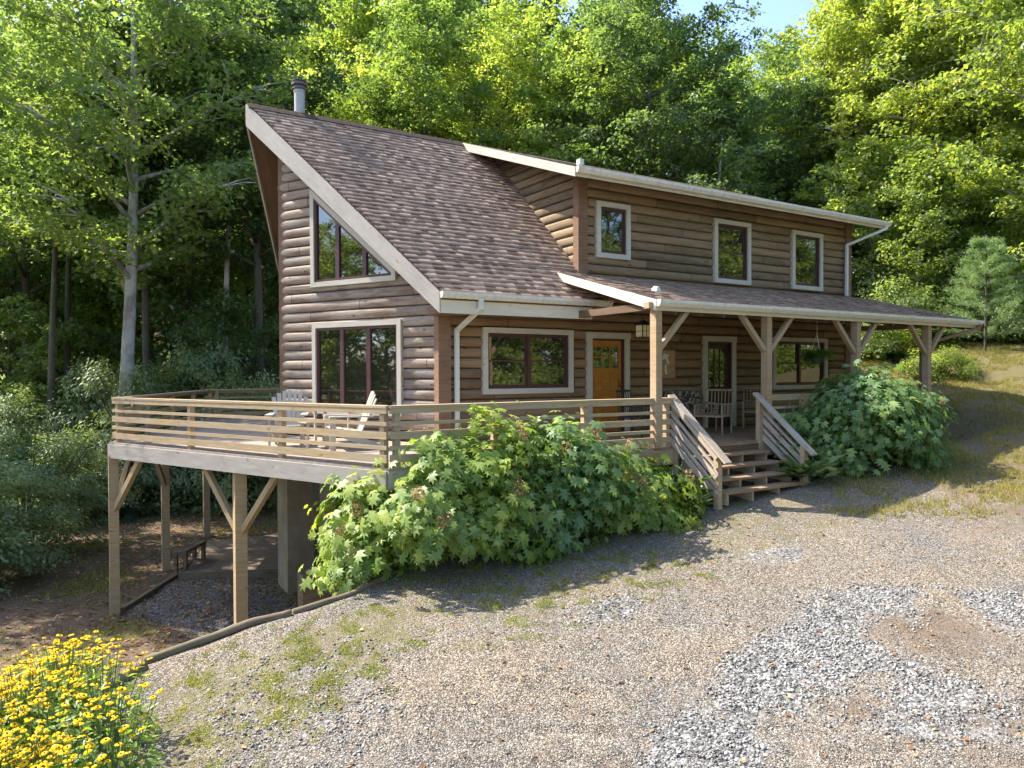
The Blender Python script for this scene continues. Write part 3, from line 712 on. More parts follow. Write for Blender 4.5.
def make_hosta(label, loc, s, seed, n=150):
    rg = np.random.default_rng(seed)
    az = rg.random(n)*2*PI; el = rg.uniform(.25, 1.2, n); r = rg.uniform(.05, .30, n)*s
    C = np.stack([r*np.cos(az), r*np.sin(az), .06+.32*s*np.sin(el)*rg.uniform(.3, 1, n)], 1)
    rollv = np.stack([np.cos(az)*np.cos(el), np.sin(az)*np.cos(el), np.sin(el)*.8-.1], 1)
    N = np.stack([-np.cos(az)*.5, -np.sin(az)*.5, np.full(n, .9)], 1)+rg.normal(size=(n, 3))*.2
    tm = [(0, 0, 0), (.16, .3, .03), (.13, .65, 0), (0, 1, -.18), (-.13, .65, 0), (-.16, .3, .03)]; fc = [(0, 1, 2), (0, 2, 3), (0, 3, 4), (0, 4, 5)]
    V, Fc = leaves(C, N, rg.uniform(.22, .36, n)*s, tm, fc, roll=rollv)
    root = thing('hosta', label, 'plant', loc)
    link('foliage', np_mesh('foliage', V, Fc, MAT['leaf_hosta'], np.repeat(rg.random(n), 6)), root)
    st = MB()
    for k in range(5):
        a = rg.random()*6.28; st.tube([(0, 0, 0), (.1*math.cos(a), .1*math.sin(a), .35*s), (.22*math.cos(a)*s, .22*math.sin(a)*s, .62*s)], [.008, .006, .004], 5)
    st.build('flower_stalk', MAT['greenstem'], root)
    return root
for i, (p, s, lab) in enumerate([((652, 520), 1.25, 'strappy green hosta clump next to the last low hydrangea'), ((682, 512), 1.35, 'tangled hosta clump with bare flower stalks beside the lower left newel'),
                                 ((700, 515), .9, 'small hosta tuft at the very foot of the left newel'), ((826, 487), 1.05, 'pale striped hosta between the right newel and the dark bush')]):
    x, y = on_u(*p); y += .35; make_hosta(lab, (x, y, hz(x, y)-.02), s, 60+i)
# rhododendrons and understory, left and behind
RH = [(20, 19, 1.9, 2.9, 'big glossy rhododendron at the left edge of the yard'), (62, 23, 1.7, 2.6, 'rhododendron left of the tip of the deck'), (-40, 16, 2.0, 2.6, 'rhododendron reaching past the left edge'),
      (150, 26, 2.3, 4.6, 'tall dark rhododendron behind the outer rail of the deck'), (205, 27, 2.4, 4.9, 'tall rhododendron mound left of the prow wall'), (245, 25, 1.8, 4.2, 'rhododendron close behind the back corner of the deck'),
      (98, 29, 2.4, 4.4, 'deep green rhododendron beyond the pale trunk'), (45, 33, 2.6, 4.2, 'rhododendron deep under the left wood'), (175, 33, 2.6, 4.0, 'shaded rhododendron seen under the deck between the posts'), (5, 26, 2.2, 3.6, 'shaded rhododendron behind the big one at the edge'),
      (110, 24, 1.4, 1.6, 'low rhododendron behind the outermost deck post')]
rh0 = None
for i, (px, d, r, h, lab) in enumerate(RH):
    x, y = at(px, d)
    if rh0 is None:
        rh0, _ = make_shrub('rhododendron', lab, 'bush', (x, y, hz(x, y)-.1), 'leaf_rhodo', 'rhododendrons of the left wood', rx=1, ry=1, h=1.5, nclump=170, nleaf=19000, lsize=.058, seed=70, tmpl=[(0, 0, 0), (.24, .45, .04), (0, 1, -.08), (-.24, .45, .04)], faces=DIAF, clump=.085, nrmup=.8)
        rh0.scale = (r, r, h/1.5)
    else: dup(rh0, (x, y, hz(x, y)-.1), i*1.1, lab, 'rhododendrons of the left wood', (r, r, h/1.5))
US = [(872, 26, 1.5, 1.5, 'low leafy shrub beyond the last porch post'), (903, 27, 1.6, 2.0, 'yellow-green shrub at the foot of the bank'), (937, 22.5, 1.0, .85, 'shrub left of the lit grass bank'), (958, 28, 1.7, 2.0, 'shrub behind the grass bank beside the pine'),
      (1000, 28, 1.9, 2.2, 'shrub crowning the grass bank'), (1035, 26.5, 1.8, 2.0, 'shrub at the right end of the grass bank'), (860, 33, 2.2, 3.4, 'tall shrub behind the cabin corner'), (925, 33, 2.4, 3.6, 'broad shrub behind the hanging fern and post'),
      (980, 27.5, 1.2, 1.1, 'small shrub at the foot of the pine'), (1018, 29, 2.0, 3.0, 'tall leafy shrub above the crest of the bank'), (948, 31, 2.0, 3.0, 'tall shrub between the last post and the pine'), (890, 30, 1.8, 2.6, 'shrub filling the gap between the last two porch posts')]
us0 = None
for i, (px, d, r, h, lab) in enumerate(US):
    x, y = at(px, d)
    if us0 is None:
        us0, _ = make_shrub('woodland_shrub', lab, 'bush', (x, y, hz(x, y)-.1), 'leaf_lite', 'shrubs along the grass bank', rx=1, ry=1, h=1.1, nclump=80, nleaf=7000, lsize=.08, seed=80, clump=.13)
        us0.scale = (r, r, h/1.1)
    else: dup(us0, (x, y, hz(x, y)-.1), i*1.7, lab, 'shrubs along the grass bank', (r, r, h/1.1))
for i, (x, y, r, h) in enumerate([(20, -14.5, 2, 2.6), (24, -12.5, 2.2, 3), (28, -13, 2.4, 3), (32, -10, 2.4, 3), (18, -17.5, 2, 2.6), (35, -14, 2.6, 3.4), (22, -17, 2.2, 3), (13, -18, 2, 2.6), (38, -8, 2.6, 3.4), (8, -18, 1.8, 2.4)]):
    dup(us0, (x, y, hz(x, y)-.1), i*1.7, 'leafy shrub mirrored in the window panes', 'shrubs mirrored in the panes', (r, r, h/1.1))
# white pine sapling
def pine():
    rg = np.random.default_rng(5); tr = MB(); h = 3.9; tr.tube([(0, 0, -.1), (.03, 0, h*.5), (0, 0, h)], [.05, .03, .01], 7)
    C = []; D = []
    for lv_ in np.arange(.5, h, .34):
        R = 1.55*(1-lv_/h)**.8+.15
        for k in range(9):
            a = rg.random()*6.28; d = np.array([math.cos(a), math.sin(a), .25])
            tr.tube([(0, 0, lv_), tuple(np.array([0, 0, lv_])+d*R*.9)], [.012, .004], 4, False)
            for s in np.linspace(.3, 1, 7):
                C.append(np.array([0, 0, lv_])+d*R*s); D.append(d)
    C = np.array(C); D = np.array(D); k = rg.integers(0, len(C), 22000)
    P = C[k]+rg.normal(size=(22000, 3))*.06; rollv = D[k]*.8+rg.normal(size=(22000, 3))*.6
    N = rg.normal(size=(22000, 3))
    V, Fc = leaves(P, N, rg.uniform(.09, .16, 22000), [(0, 0, 0), (.045, .4, 0), (0, 1, 0), (-.045, .4, 0)], DIAF, roll=rollv)
    x, y = at(985, 24.5); root = thing('pine_sapling', 'soft pale green pine sapling at the top of the grass bank', 'tree', (x, y, hz(x, y)-.05))
    tr.build('trunk', MAT['bark_dark'], root); link('crown', np_mesh('crown', V, Fc, MAT['leaf_pine'], np.repeat(rg.random(22000), 4)), root)
pine()

# ------------------------------------------------------------------ black eyed susans
def flower_head():
    mb = MB(); n = 12
    for k in range(n):
        a = 2*PI*k/n; ca, sa = math.cos(a), math.sin(a); w = .0085
        pts = []
        for r, ww, z in ((.006, .6, 0), (.022, 1.15, .003), (.033, .4, -.008)):
            pts.append((r*ca-ww*w*sa, r*sa+ww*w*ca, z)); pts.append((r*ca+ww*w*sa, r*sa-ww*w*ca, z))
        mb.poly([pts[0], pts[1], pts[3], pts[2]], m=0); mb.poly([pts[2], pts[3], pts[5], pts[4]], m=0)
    mb.cur = 1; mb.lathe([(.007, -.003), (.0075, .004), (.005, .008), (0.0005, .010)], n=8)
    me = bpy.data.meshes.new('blossom'); me.from_pydata(mb.v, [], mb.f); me.materials.append(MAT['petal']); me.materials.append(MAT['cone'])
    me.polygons.foreach_set('material_index', mb.m)
    a = me.attributes.new('lv', 'FLOAT', 'POINT'); a.data.foreach_set('value', np.full(len(me.vertices), .5, np.float32))
    return me
HEAD = flower_head()
def make_susan(seed, nh=44, hh=.86):
    rg = np.random.default_rng(seed); rs = random.Random(seed)
    root = thing('black_eyed_susan', '', 'flower')
    st = MB(); heads = []
    for k in range(nh):
        a = rs.random()*6.28; r = rs.random()**.6*.38; tip = Vector((r*math.cos(a), r*math.sin(a), hh*rs.uniform(.80, 1.1)-.25*r))
        st.tube([(tip.x*.25, tip.y*.25, 0), (tip.x*.7, tip.y*.7, tip.z*.6), tip], [.004, .0032, .0025], 4, False)
        heads.append(tip)
    st.build('stem', MAT['greenstem'], root)
    n = 330; k = rg.random(n); az = rg.random(n)*6.28; r = .32*np.sqrt(rg.random(n))
    P = np.stack([r*np.cos(az), r*np.sin(az), .08+k*hh*.72], 1)
    rollv = np.stack([np.cos(az), np.sin(az), .2-.5*k], 1)+rg.normal(size=(n, 3))*.4
    N = np.array([0, 0, 1])+rg.normal(size=(n, 3))*.45
    V, Fc = leaves(P, N, rg.uniform(.06, .13, n)*(1.2-.4*k), LONG if 0 else [(0, 0, 0), (.2, .4, .04), (0, 1, -.12), (-.2, .4, .04)], DIAF, roll=rollv)
    link('foliage', np_mesh('foliage', V, Fc, MAT['leaf_rud'], np.repeat(rg.random(n), 4)), root)
    for t in heads:
        o = link('blossom', HEAD, root); o.location = t; o.rotation_euler = (rs.uniform(-.45, .35), rs.uniform(-.4, .4), rs.random()*6); o.scale = (rs.uniform(.55, 1.05),)*3
    return root
SUS = [make_susan(90+i) for i in range(4)]
spots = []
for d in np.arange(4.4, 8.6, .36):
    f = (d-4.4)/4.2
    pxs = np.arange(-60, 150-15*f, 62*4.6/d)
    for j, px in enumerate(pxs):
        jx = px+random.uniform(-12, 12); dd = d+random.uniform(-.12, .12)
        x, y = at(jx, dd); spots.append((jx, dd, x, y))
def keep(px, d, x, y):
    z = hz(x, y)+.7; py = 373+FPX*(CAM[2]-z)/d
    top = 612-.35*px if px < 100 else 602+(px-100)*3.2
    rightlim = 80 if py > 700 else 70
    return py > top and px < rightlim and True
spots = [s for s in spots if keep(*s)]
sp_extra = [(78, 7.6), (100, 6.5), (104, 5.7)]
spots += [(p, d, *at(p, d)) for p, d in sp_extra]
wv = ['in the thick of the yellow bed', 'among the shoulder-high blooms of the yellow bed']
for i, (px, d, x, y) in enumerate(spots):
    lab = 'clump of yellow black-eyed susans packed in the flower bed beside the driveway'; grp = 'black-eyed susans of the flower bed'
    if i == len(spots)-1: lab = 'few flowered black-eyed susan leaning over the gravel edge'
    if i == len(spots)-3: lab = 'outlying black-eyed susan nearest the outermost deck post'
    if i == len(spots)-2: lab = 'small black-eyed susan growing at the end of the timber edging'
    loc = (x, y, hz(x, y)-.02)
    if i < 4: o = SUS[i]; o.location = loc; o['label'] = lab; o['group'] = grp; o.rotation_euler = (0, 0, i*1.9)
    else: o = dup(SUS[i % 4], loc, i*1.9, lab, grp, random.uniform(.88, 1.1))
for o in SUS:
    if not o.get('label'): o['label'] = 'clump of yellow black-eyed susans'

# ------------------------------------------------------------------ ground stuff: stones, grass, litter
OCTV = np.array([(1, 0, 0), (-1, 0, 0), (0, 1, 0), (0, -1, 0), (0, 0, 1), (0, 0, -1)], float)
OCTF = np.array([(0, 2, 4), (2, 1, 4), (1, 3, 4), (3, 0, 4), (2, 0, 5), (1, 2, 5), (3, 1, 5), (0, 3, 5)])
def stones(name, n, sampler, smin, smax, mat, label):
    x, y = sampler(n); n = len(x); z = height(x, y)
    s = RNG.uniform(smin, smax, n)[:, None]*np.stack([RNG.uniform(.7, 1.3, n), RNG.uniform(.6, 1.1, n), RNG.uniform(.4, .75, n)], 1)
    v = OCTV[None]*s[:, None, :]*RNG.uniform(.7, 1.2, (n, 6, 1))
    v += RNG.normal(size=(n, 6, 3))*s[:, None, :]*.22
    a = RNG.random(n)*6.28; c, si = np.cos(a)[:, None], np.sin(a)[:, None]; tl = RNG.normal(size=n)[:, None]*.35
    v = np.stack([v[..., 0]*c-v[..., 1]*si, v[..., 0]*si+v[..., 1]*c, v[..., 2]+v[..., 0]*tl], -1)
    v += np.stack([x, y, z+s[:, 2]*.35], 1)[:, None]
    Fc = (OCTF[None]+(np.arange(n)*6)[:, None, None]).reshape(-1, 3)
    me = np_mesh(name, v.reshape(-1, 3), Fc, mat, np.repeat(RNG.random(n), 6))
    return tag(link(name, me), label, kind='stuff')
def stonemat(name, stops):
    t = NT(name); a = t.n('ShaderNodeAttribute'); a.attribute_name = 'lv'
    n = t.noise(t.coord(), 60, 3, .6)
    return t.bsdf(t.mix(.2, t.ramp(a.outputs['Fac'], stops), t.mix(n, (.15, .14, .13), (.6, .58, .56))), .85, spec=.25)
SM1 = stonemat('stone_grey', [(0, (.048, .045, .042)), (.35, (.145, .14, .134)), (.7, (.255, .247, .235)), (1, (.48, .465, .44))])
SM2 = stonemat('stone_tan', [(0, (.045, .04, .034)), (.4, (.125, .113, .098)), (.75, (.225, .208, .188)), (1, (.48, .46, .43))])
def cam_sample(n, ymin=455, ymax=768, pow_=1.0):
    px = RNG.uniform(-20, 1044, n); py = ymin+(ymax-ymin)*RNG.random(n)**pow_+8
    d = F[None]+RT[None]*((px-512)/FPX)[:, None]+UP[None]*((384-py)/FPX)[:, None]
    t = (plane_u(CAM[0], CAM[1])-CAM[2])/(d[:, 2]-.109*d[:, 0]-.08*d[:, 1]); p = CAM+d*t[:, None]
    return p[:, 0], p[:, 1]
def samp_coarse(n):
    x = RNG.uniform(-5, 13, n*3); y = RNG.uniform(-13, -4, n*3); P = np.stack([x, y], 1)
    c, g, b = masks(P); k = RNG.random(n*3) < np.clip(c*1.15-.1, 0, 1)
    k &= inside(P, [on_u(*p) for p in ((100, 800), (100, 660), (560, 590), (1060, 540), (1060, 800))])
    x, y = x[k], y[k]
    return x[:n], y[:n]
stones('gravel', 62000, samp_coarse, .010, .023, SM1, 'coarse pale grey crushed stone spread on the driveway')
def samp_fine(n):
    x, y = cam_sample(n, 490, 768, .75); P = np.stack([x, y], 1); c, g, b = masks(P); up = sdf(P, UPPER)
    k = (RNG.random(len(x)) < (1-.75*g)*(1-.7*c)) & (up > .12) & (y < -2.9-.0*x)
    return x[k], y[k]
stones('gravel', 90000, samp_fine, .004, .0095, SM2, 'fine tan and grey gravel of the driveway')
def samp_pad(n):
    x = RNG.uniform(-8, 0, n*2); y = RNG.uniform(-3, 9, n*2); k = (sdf(np.stack([x, y], 1), PAD) > 0); return x[k][:n], y[k][:n]
stones('gravel', 12000, samp_pad, .012, .026, SM2, 'gravel bed under the raised deck')
def blades(name, x, y, hmin, hmax, w, label, per=4, mat='grass'):
    n = len(x); x = np.repeat(x, per)+RNG.normal(size=n*per)*.02; y = np.repeat(y, per)+RNG.normal(size=n*per)*.02; n *= per
    z = height(x, y); a = RNG.random(n)*6.28; h = RNG.uniform(hmin, hmax, n); ln = RNG.normal(size=(n, 2))*.45
    b = np.stack([x, y, z-.005], 1); s = np.stack([np.cos(a), np.sin(a), 0*a], 1)*w
    tip = b+np.stack([ln[:, 0]*h, ln[:, 1]*h, h], 1)
    V = np.stack([b-s, b+s, tip], 1).reshape(-1, 3); Fc = np.arange(n*3).reshape(-1, 3)
    return tag(link(name, np_mesh(name, V, Fc, MAT[mat], np.repeat(RNG.random(n), 3))), label, kind='stuff')
x = RNG.uniform(-8, 1, 150000); y = RNG.uniform(-11, -1.5, 150000); P = np.stack([x, y], 1); c, g, b = masks(P)
k = (RNG.random(len(x)) < g*1.6*sstep(.05, .45, fbm(x, y, 5.5, 5)+.35*fbm(x, y, 1.2, 15))) & (sdf(P, UPPER) > .1)
blades('grass', x[k], y[k], .012, .045, .004, 'short patchy weeds and grass along the driveway edge', 6)
def cone_xy(n, px0, px1, d0, d1):
    px = RNG.uniform(px0, px1, n); d = np.sqrt(RNG.uniform(d0*d0, d1*d1, n)); p = CAM[None]+(F[None]+RT[None]*((px-512)/FPX)[:, None])*d[:, None]; return p[:, 0], p[:, 1]
x, y = cone_xy(90000, 820, 1050, 11, 34); P = np.stack([x, y], 1); c, g, b = masks(P)
k = (RNG.random(len(x)) < g*1.6*sstep(-.35, .4, fbm(x, y, 1.9, 6)+.4*fbm(x, y, 5., 7)))
blades('grass', x[k], y[k], .03, .10, .006, 'yellowing grass on the bank beyond the cabin', 5, 'grass_dry')
x = RNG.uniform(-20, 1, 60000); y = RNG.uniform(-5, 20, 60000); P = np.stack([x, y], 1); c, g, b = masks(P)
k = (RNG.random(len(x)) < g*1.1) & (sdf(P, UPPER) < -.1)
blades('grass', x[k], y[k], .04, .11, .009, 'thin shaded grass on the low ground behind the deck posts', 3)
def litter(n, xr, yr, label, s=(.03, .07)):
    x = RNG.uniform(*xr, n); y = RNG.uniform(*yr, n); z = height(x, y)+.012
    N = RNG.normal(size=(n, 3))*.25+np.array([0, 0, 1])
    V, Fc = leaves(np.stack([x, y, z], 1), N, RNG.uniform(*s, n), DIA, DIAF)
    tag(link('fallen_leaves', np_mesh('fallen_leaves', V, Fc, MAT['litter'], np.repeat(RNG.random(n), 4))), label, kind='stuff')
litter(1500, (-6, 18), (-12, -3.0), 'brown fallen leaves strewn over the driveway')
litter(26000, (-17, -1), (-3, 17), 'brown leaf litter under the left wood', (.05, .11))
# undergrowth: leafy ground cover of the forest floor
def undergrowth():
    n = 60000; px = RNG.uniform(-60, 1080, n); d = 24+60*RNG.random(n)**1.3
    p = CAM[None]+(F[None]+RT[None]*((px-512)/FPX)[:, None])*d[:, None]; x, y = p[:, 0], p[:, 1]
    P = np.stack([x, y], 1)
    k = ((y > 11) | (x > 22) | (x < -9)) & ~((np.abs(px-1000) < 60) & (d < 31)); x, y = x[k], y[k]; n = len(x)
    dens = fbm(x, y, .5, 31); z = height(x, y)+np.abs(RNG.normal(size=n))*.45*(1+dens)
    N = RNG.normal(size=(n, 3))*.6+np.array([0, 0, .8])
    V, Fc = leaves(np.stack([x, y, z], 1), N, RNG.uniform(.12, .28, n), DIA, DIAF)
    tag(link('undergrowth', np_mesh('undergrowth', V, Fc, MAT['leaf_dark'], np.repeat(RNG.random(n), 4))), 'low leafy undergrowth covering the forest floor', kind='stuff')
undergrowth()
#HOUSE
# ------------------------------------------------------------------ cabin
R_, PX = 3.832, 1.95                     # ridge line y, prow projection
EO, EZ, SL = .787, 2.721, .924           # eave overhang, eave height (top of roof), slope
ZR = 6.988; XT = -2.61; XE = -.403; XD = 3.214; XW = 12.416; XR = 12.99
house = thing('log_cabin', 'brown log cabin with steep shingled roof, glazed prow and covered porch', 'cabin')
def zroof(y): return EZ+SL*(y+EO) if y <= R_ else EZ+SL*(2*R_-y+EO)
LH = .20
def logwall(name, O, D, nrm, z0, z1, spans, holes, mat, parent=house, seg=8, bulge=.055):
    """half-log siding from z0 to z1: spans(z)->(s0,s1); holes: list of functions z->(s0,s1)|None"""
    O = Vector(O); D = Vector(D); nrm = Vector(nrm); mb = MB()
    k = int(math.floor(z0/LH))
    while k*LH < z1:
        for j in range(seg):
            za = k*LH+LH*j/seg; zb = k*LH+LH*(j+1)/seg
            ca, cb = max(za, z0), min(zb, z1)
            if cb-ca < 1e-4: continue
            def off(z):
                t = (z-k*LH)/LH; return bulge*math.sqrt(max(0, 1-(2*t-1)**2))**.8 - .012
            A = spans(ca); B = spans(cb)
            if A is None or B is None:
                continue
            cuts = []
            for h in holes:
                ha, hb = h(ca+1e-4), h(cb-1e-4)
                if ha and hb: cuts.append((ha, hb))
            cuts.sort(key=lambda c: c[0][0])
            pa, pb = A[0], B[0]; pieces = []
            for (ha, hb) in cuts:
                pieces.append((pa, ha[0], pb, hb[0])); pa, pb = ha[1], hb[1]
            pieces.append((pa, A[1], pb, B[1]))
            for (a0, a1, b0, b1) in pieces:
                if a1-a0 < .002 and b1-b0 < .002: continue
                nsub = max(1, int((a1-a0)/.6))
                for q in range(nsub):
                    f0, f1 = q/nsub, (q+1)/nsub
                    sa0, sa1 = a0+(a1-a0)*f0, a0+(a1-a0)*f1; sb0, sb1 = b0+(b1-b0)*f0, b0+(b1-b0)*f1
                    def w(s, z):
                        wob = 1+.16*math.sin(s*2.1+k*1.9)+.1*math.sin(s*5.3+k*3.1)
                        return O+D*s+Vector((0, 0, z))+nrm*off(z)*wob
                    mb.poly([w(sa0, ca), w(sa1, ca), w(sb1, cb), w(sb0, cb)], [(sa0, ca), (sa1, ca), (sb1, cb), (sb0, cb)])
        k += 1
    return mb.build(name, mat, parent, smooth=True)
def rect(s0, s1, z0, z1): return lambda z: (s0, s1) if z0 < z < z1 else None

# windows / doors on the front (s = x, outer trim extents)
TR = .105
W1 = (.845, 2.99, .896, 2.186); D1 = (3.366, 4.526, -.02, 2.16); D2 = (6.80, 7.90, -.02, 2.16); W4 = (9.25, 11.44, .861, 2.19)
U1 = (3.619, 4.544, 3.746, 4.934); U2 = (7.152, 8.415, 3.431, 4.944); U3 = (9.995, 11.237, 3.441, 4.951)
def sh(r, m=.03): return rect(r[0]+m, r[1]-m, r[2]+m, r[3]-m)
yF = 0.
logwall('front_wall', (0, yF, 0), (1, 0, 0), (0, -1, 0), -.5, 3.45, lambda z: (0, XW), [sh(W1), sh(D1), sh(D2), sh(W4)], MAT['log_front'])
# clip above the main eave left of the dormer: the roof covers it
dormer_z1 = 5.55
logwall('dormer_wall', (0, yF, 0), (1, 0, 0), (0, -1, 0), 3.45, dormer_z1, lambda z: (XD, XW), [sh(U1), sh(U2), sh(U3)], MAT['log_dormer'])
# dormer side wall (faces -x): between main roof and dormer roof
DSL = (ZR-5.316)/(R_+EO)
def zdorm(y): return 5.316+DSL*(y+EO)
def side_span(z):
    y1 = (z-EZ)/SL-EO + .02               # main roof rises to this height here
    y0 = 0. if z < zdorm(0)-.14 else (z+.14-5.316)/DSL-EO
    return (y0, y1) if y1 > y0 else None
logwall('dormer_side_wall', (XD, 0, 0), (0, 1, 0), (-1, 0, 0), 3.45, 6.8, side_span, [], MAT['log_dormer'])
# prow walls
LP = math.hypot(PX, R_); dP = Vector((-PX, R_, 0))/LP; nP = Vector((-R_, -PX, 0))/LP
def prow_span(z):
    y = (z+.24-EZ)/SL-EO; s = max(0, y*LP/R_)
    return (s, LP) if s < LP else None
GL = (.212*LP, .764*LP, .48, 2.35); GU = (.241*LP, .771*LP, 3.102, 5.16)
sl_s = SL*R_/LP
def gu_hole(z):
    if z < GU[2]+.04: return None
    s0 = GU[1]-(GU[3]-.05-z)/sl_s
    s0 = max(GU[0]+.04, s0)
    return (s0, GU[1]-.04) if s0 < GU[1]-.05 else None
logwall('prow_wall', (0, 0, 0), dP, nP, -.45, 6.2, prow_span, [sh(GL), gu_hole], MAT['log_prow'])
dB = Vector((-PX, -R_, 0))/LP; nB = Vector((-R_, PX, 0))/LP
logwall('prow_wall', (0, 2*R_, 0), dB, nB, -.45, 6.2, prow_span, [], MAT['log_prow'])
# right and rear walls
mb = MB(); mb.poly([(XW, 0, -.5), (XW, 2*R_, -.5), (XW, 2*R_, 2.9), (XW, R_, 6.6), (XW, 0, 5.4)]); mb.poly([(0, 2*R_, -.5), (0, 2*R_, 2.9), (XW, 2*R_, 2.9), (XW, 2*R_, -.5)])
mb.build('rear_wall', MAT['log_front'], house)
# dark lining just inside the shell, so that nothing shines through
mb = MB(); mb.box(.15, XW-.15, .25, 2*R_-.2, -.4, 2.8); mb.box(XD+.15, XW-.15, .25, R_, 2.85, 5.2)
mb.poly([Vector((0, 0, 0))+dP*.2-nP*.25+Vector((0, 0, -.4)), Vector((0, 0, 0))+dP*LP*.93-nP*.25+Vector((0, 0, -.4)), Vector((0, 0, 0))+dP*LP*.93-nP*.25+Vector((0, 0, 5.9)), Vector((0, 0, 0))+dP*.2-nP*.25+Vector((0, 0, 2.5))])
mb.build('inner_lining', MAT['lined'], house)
# foundation
mb = MB(); mb.box(.05, XW-.05, .06, 2*R_-.05, -3.6, -.46); mb.build('foundation', MAT['concrete'], house)
mb = MB(); mb.box(-1.98, -1.42, R_-.50, R_+.3, -3.6, -.3); 
mb.build('foundation_pier', MAT['concrete'], house, bevel=.01)
# corner posts
def cpost(x0, x1, y0, y1, z0, z1, m='corner'): b = MB(); b.box(x0, x1, y0, y1, z0, z1); return b.build('corner_post', MAT[m], house, bevel=.008)
cpost(-.10, .16, -.075, .12, -.45, EZ+SL*EO-.32)
cpost(XD-.085, XD+.16, -.085, .10, 3.38, zdorm(0)-.13)
cpost(XW-.16, XW+.08, -.08, .12, -.3, zdorm(0)-.13)
b = MB(); tip = Vector((-PX+.045, R_-.02, 0)); 
b.hexa([tip+Vector((-.09, -.02, -.4))+Vector((0,0,0)), tip+Vector((.06, -.20, -.4)), tip+Vector((.16, .1, -.4)), tip+Vector((-.02, .14, -.4)),
        tip+Vector((-.09, -.02, 6.42)), tip+Vector((.06, -.20, 6.3)), tip+Vector((.16, .1, 6.5)), tip+Vector((-.02, .14, 6.5))])
b.build('corner_post', MAT['corner'], house, bevel=.008)

# --- roofs: decks (soffit) + shingles laid course by course
def shingles(name, origin, U, Vd, L, umin, umax, nrm, expo=.143, parent=house, seed=1):
    """courses from the eave (origin) up along Vd for length L; umin(t)/umax(t) limits along U"""
    rg = random.Random(seed); V = []; Fc = []; LVv = []
    O = Vector(origin); U = Vector(U).normalized(); Vd = Vector(Vd).normalized(); N = Vector(nrm).normalized()
    n = int(L/expo)+1; uvs = []
    for r in range(n):
        t0 = r*expo; t1 = min(L, t0+expo*1.06)
        if t1 <= t0: break
        a0 = umin(t0); a1 = umax(t0); u = a0 - rg.random()*.2; tooth = False
        while u < a1:
            w = rg.choice((.11, .15, .19, .24)); u0 = max(u, a0); u1 = min(u+w, a1); u += w
            if u1-u0 < .01: continue
            th = rg.choice((.002, .004, .009, .012)); dn = rg.choice((0, 0, .012, .02)); lv = rg.random()
            lift0 = .007+th
            b0 = max(umin(t1), u0) if u0 == a0 else u0
            b1 = min(umax(t1), u1) if u1 == a1 else u1
            if b1 < b0: b1 = b0
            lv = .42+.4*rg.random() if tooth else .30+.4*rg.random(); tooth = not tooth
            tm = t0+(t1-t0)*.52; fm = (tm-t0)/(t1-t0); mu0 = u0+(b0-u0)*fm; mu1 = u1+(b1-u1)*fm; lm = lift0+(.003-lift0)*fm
            top_dark = lv*.3 if tooth else lv*.85  # printed shadow band; shade dashes under the next course put into colour
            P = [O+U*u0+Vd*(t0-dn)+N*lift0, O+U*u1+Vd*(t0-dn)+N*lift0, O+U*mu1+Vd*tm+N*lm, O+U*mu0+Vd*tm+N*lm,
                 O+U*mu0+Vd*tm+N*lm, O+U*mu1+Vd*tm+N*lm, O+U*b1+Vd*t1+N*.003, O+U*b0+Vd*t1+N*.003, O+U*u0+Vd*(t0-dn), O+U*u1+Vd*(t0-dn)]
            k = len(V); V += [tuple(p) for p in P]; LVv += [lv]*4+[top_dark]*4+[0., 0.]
            Fc += [(k, k+1, k+2, k+3), (k+4, k+5, k+6, k+7), (k+8, k+9, k+1, k)]
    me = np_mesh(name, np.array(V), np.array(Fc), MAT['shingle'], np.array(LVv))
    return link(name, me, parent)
cs = 1/math.hypot(1, SL); slope_len = (R_+EO)/cs
Vd = Vector((0, 1, SL)).normalized(); Nr = Vector((0, -SL, 1)).normalized()
def u_left(t): return XE + (XT-XE)*(t*cs/(R_+EO))
def u_right(t):
    y = -EO+t*cs
    if y < -.05: return XD+.12
    return XD+.02 if y < R_-.3 else XR
TH = .15
def slab(name, quad_top, th, mats, parent=house):
    q = [Vector(p) for p in quad_top]; b = MB(); lo = [p-Vector((0, 0, th)) for p in q]
    b.hexa(lo+q); return b.build(name, mats, parent)
D0 = .012
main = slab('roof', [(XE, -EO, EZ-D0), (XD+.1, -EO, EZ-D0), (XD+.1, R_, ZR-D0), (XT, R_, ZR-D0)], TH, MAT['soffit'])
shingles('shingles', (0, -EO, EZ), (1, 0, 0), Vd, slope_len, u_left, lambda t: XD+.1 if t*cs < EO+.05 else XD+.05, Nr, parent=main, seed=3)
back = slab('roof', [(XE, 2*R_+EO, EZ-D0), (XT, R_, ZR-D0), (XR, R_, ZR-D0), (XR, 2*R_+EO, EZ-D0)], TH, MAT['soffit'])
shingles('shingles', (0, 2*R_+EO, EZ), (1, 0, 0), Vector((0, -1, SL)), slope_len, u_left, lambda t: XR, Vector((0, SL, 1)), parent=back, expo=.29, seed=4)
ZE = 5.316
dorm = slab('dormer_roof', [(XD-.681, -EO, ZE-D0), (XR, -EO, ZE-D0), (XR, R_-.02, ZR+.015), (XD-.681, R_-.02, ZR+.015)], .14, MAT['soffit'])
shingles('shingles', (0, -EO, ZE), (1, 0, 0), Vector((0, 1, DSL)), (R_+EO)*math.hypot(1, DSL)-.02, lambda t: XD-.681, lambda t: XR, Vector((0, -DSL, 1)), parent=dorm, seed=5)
PY = -3.0; PZ = 2.545; PB = 3.36; PXL = 2.57; PXR = 13.2; PSL = (PB-PZ)/(0-PY)
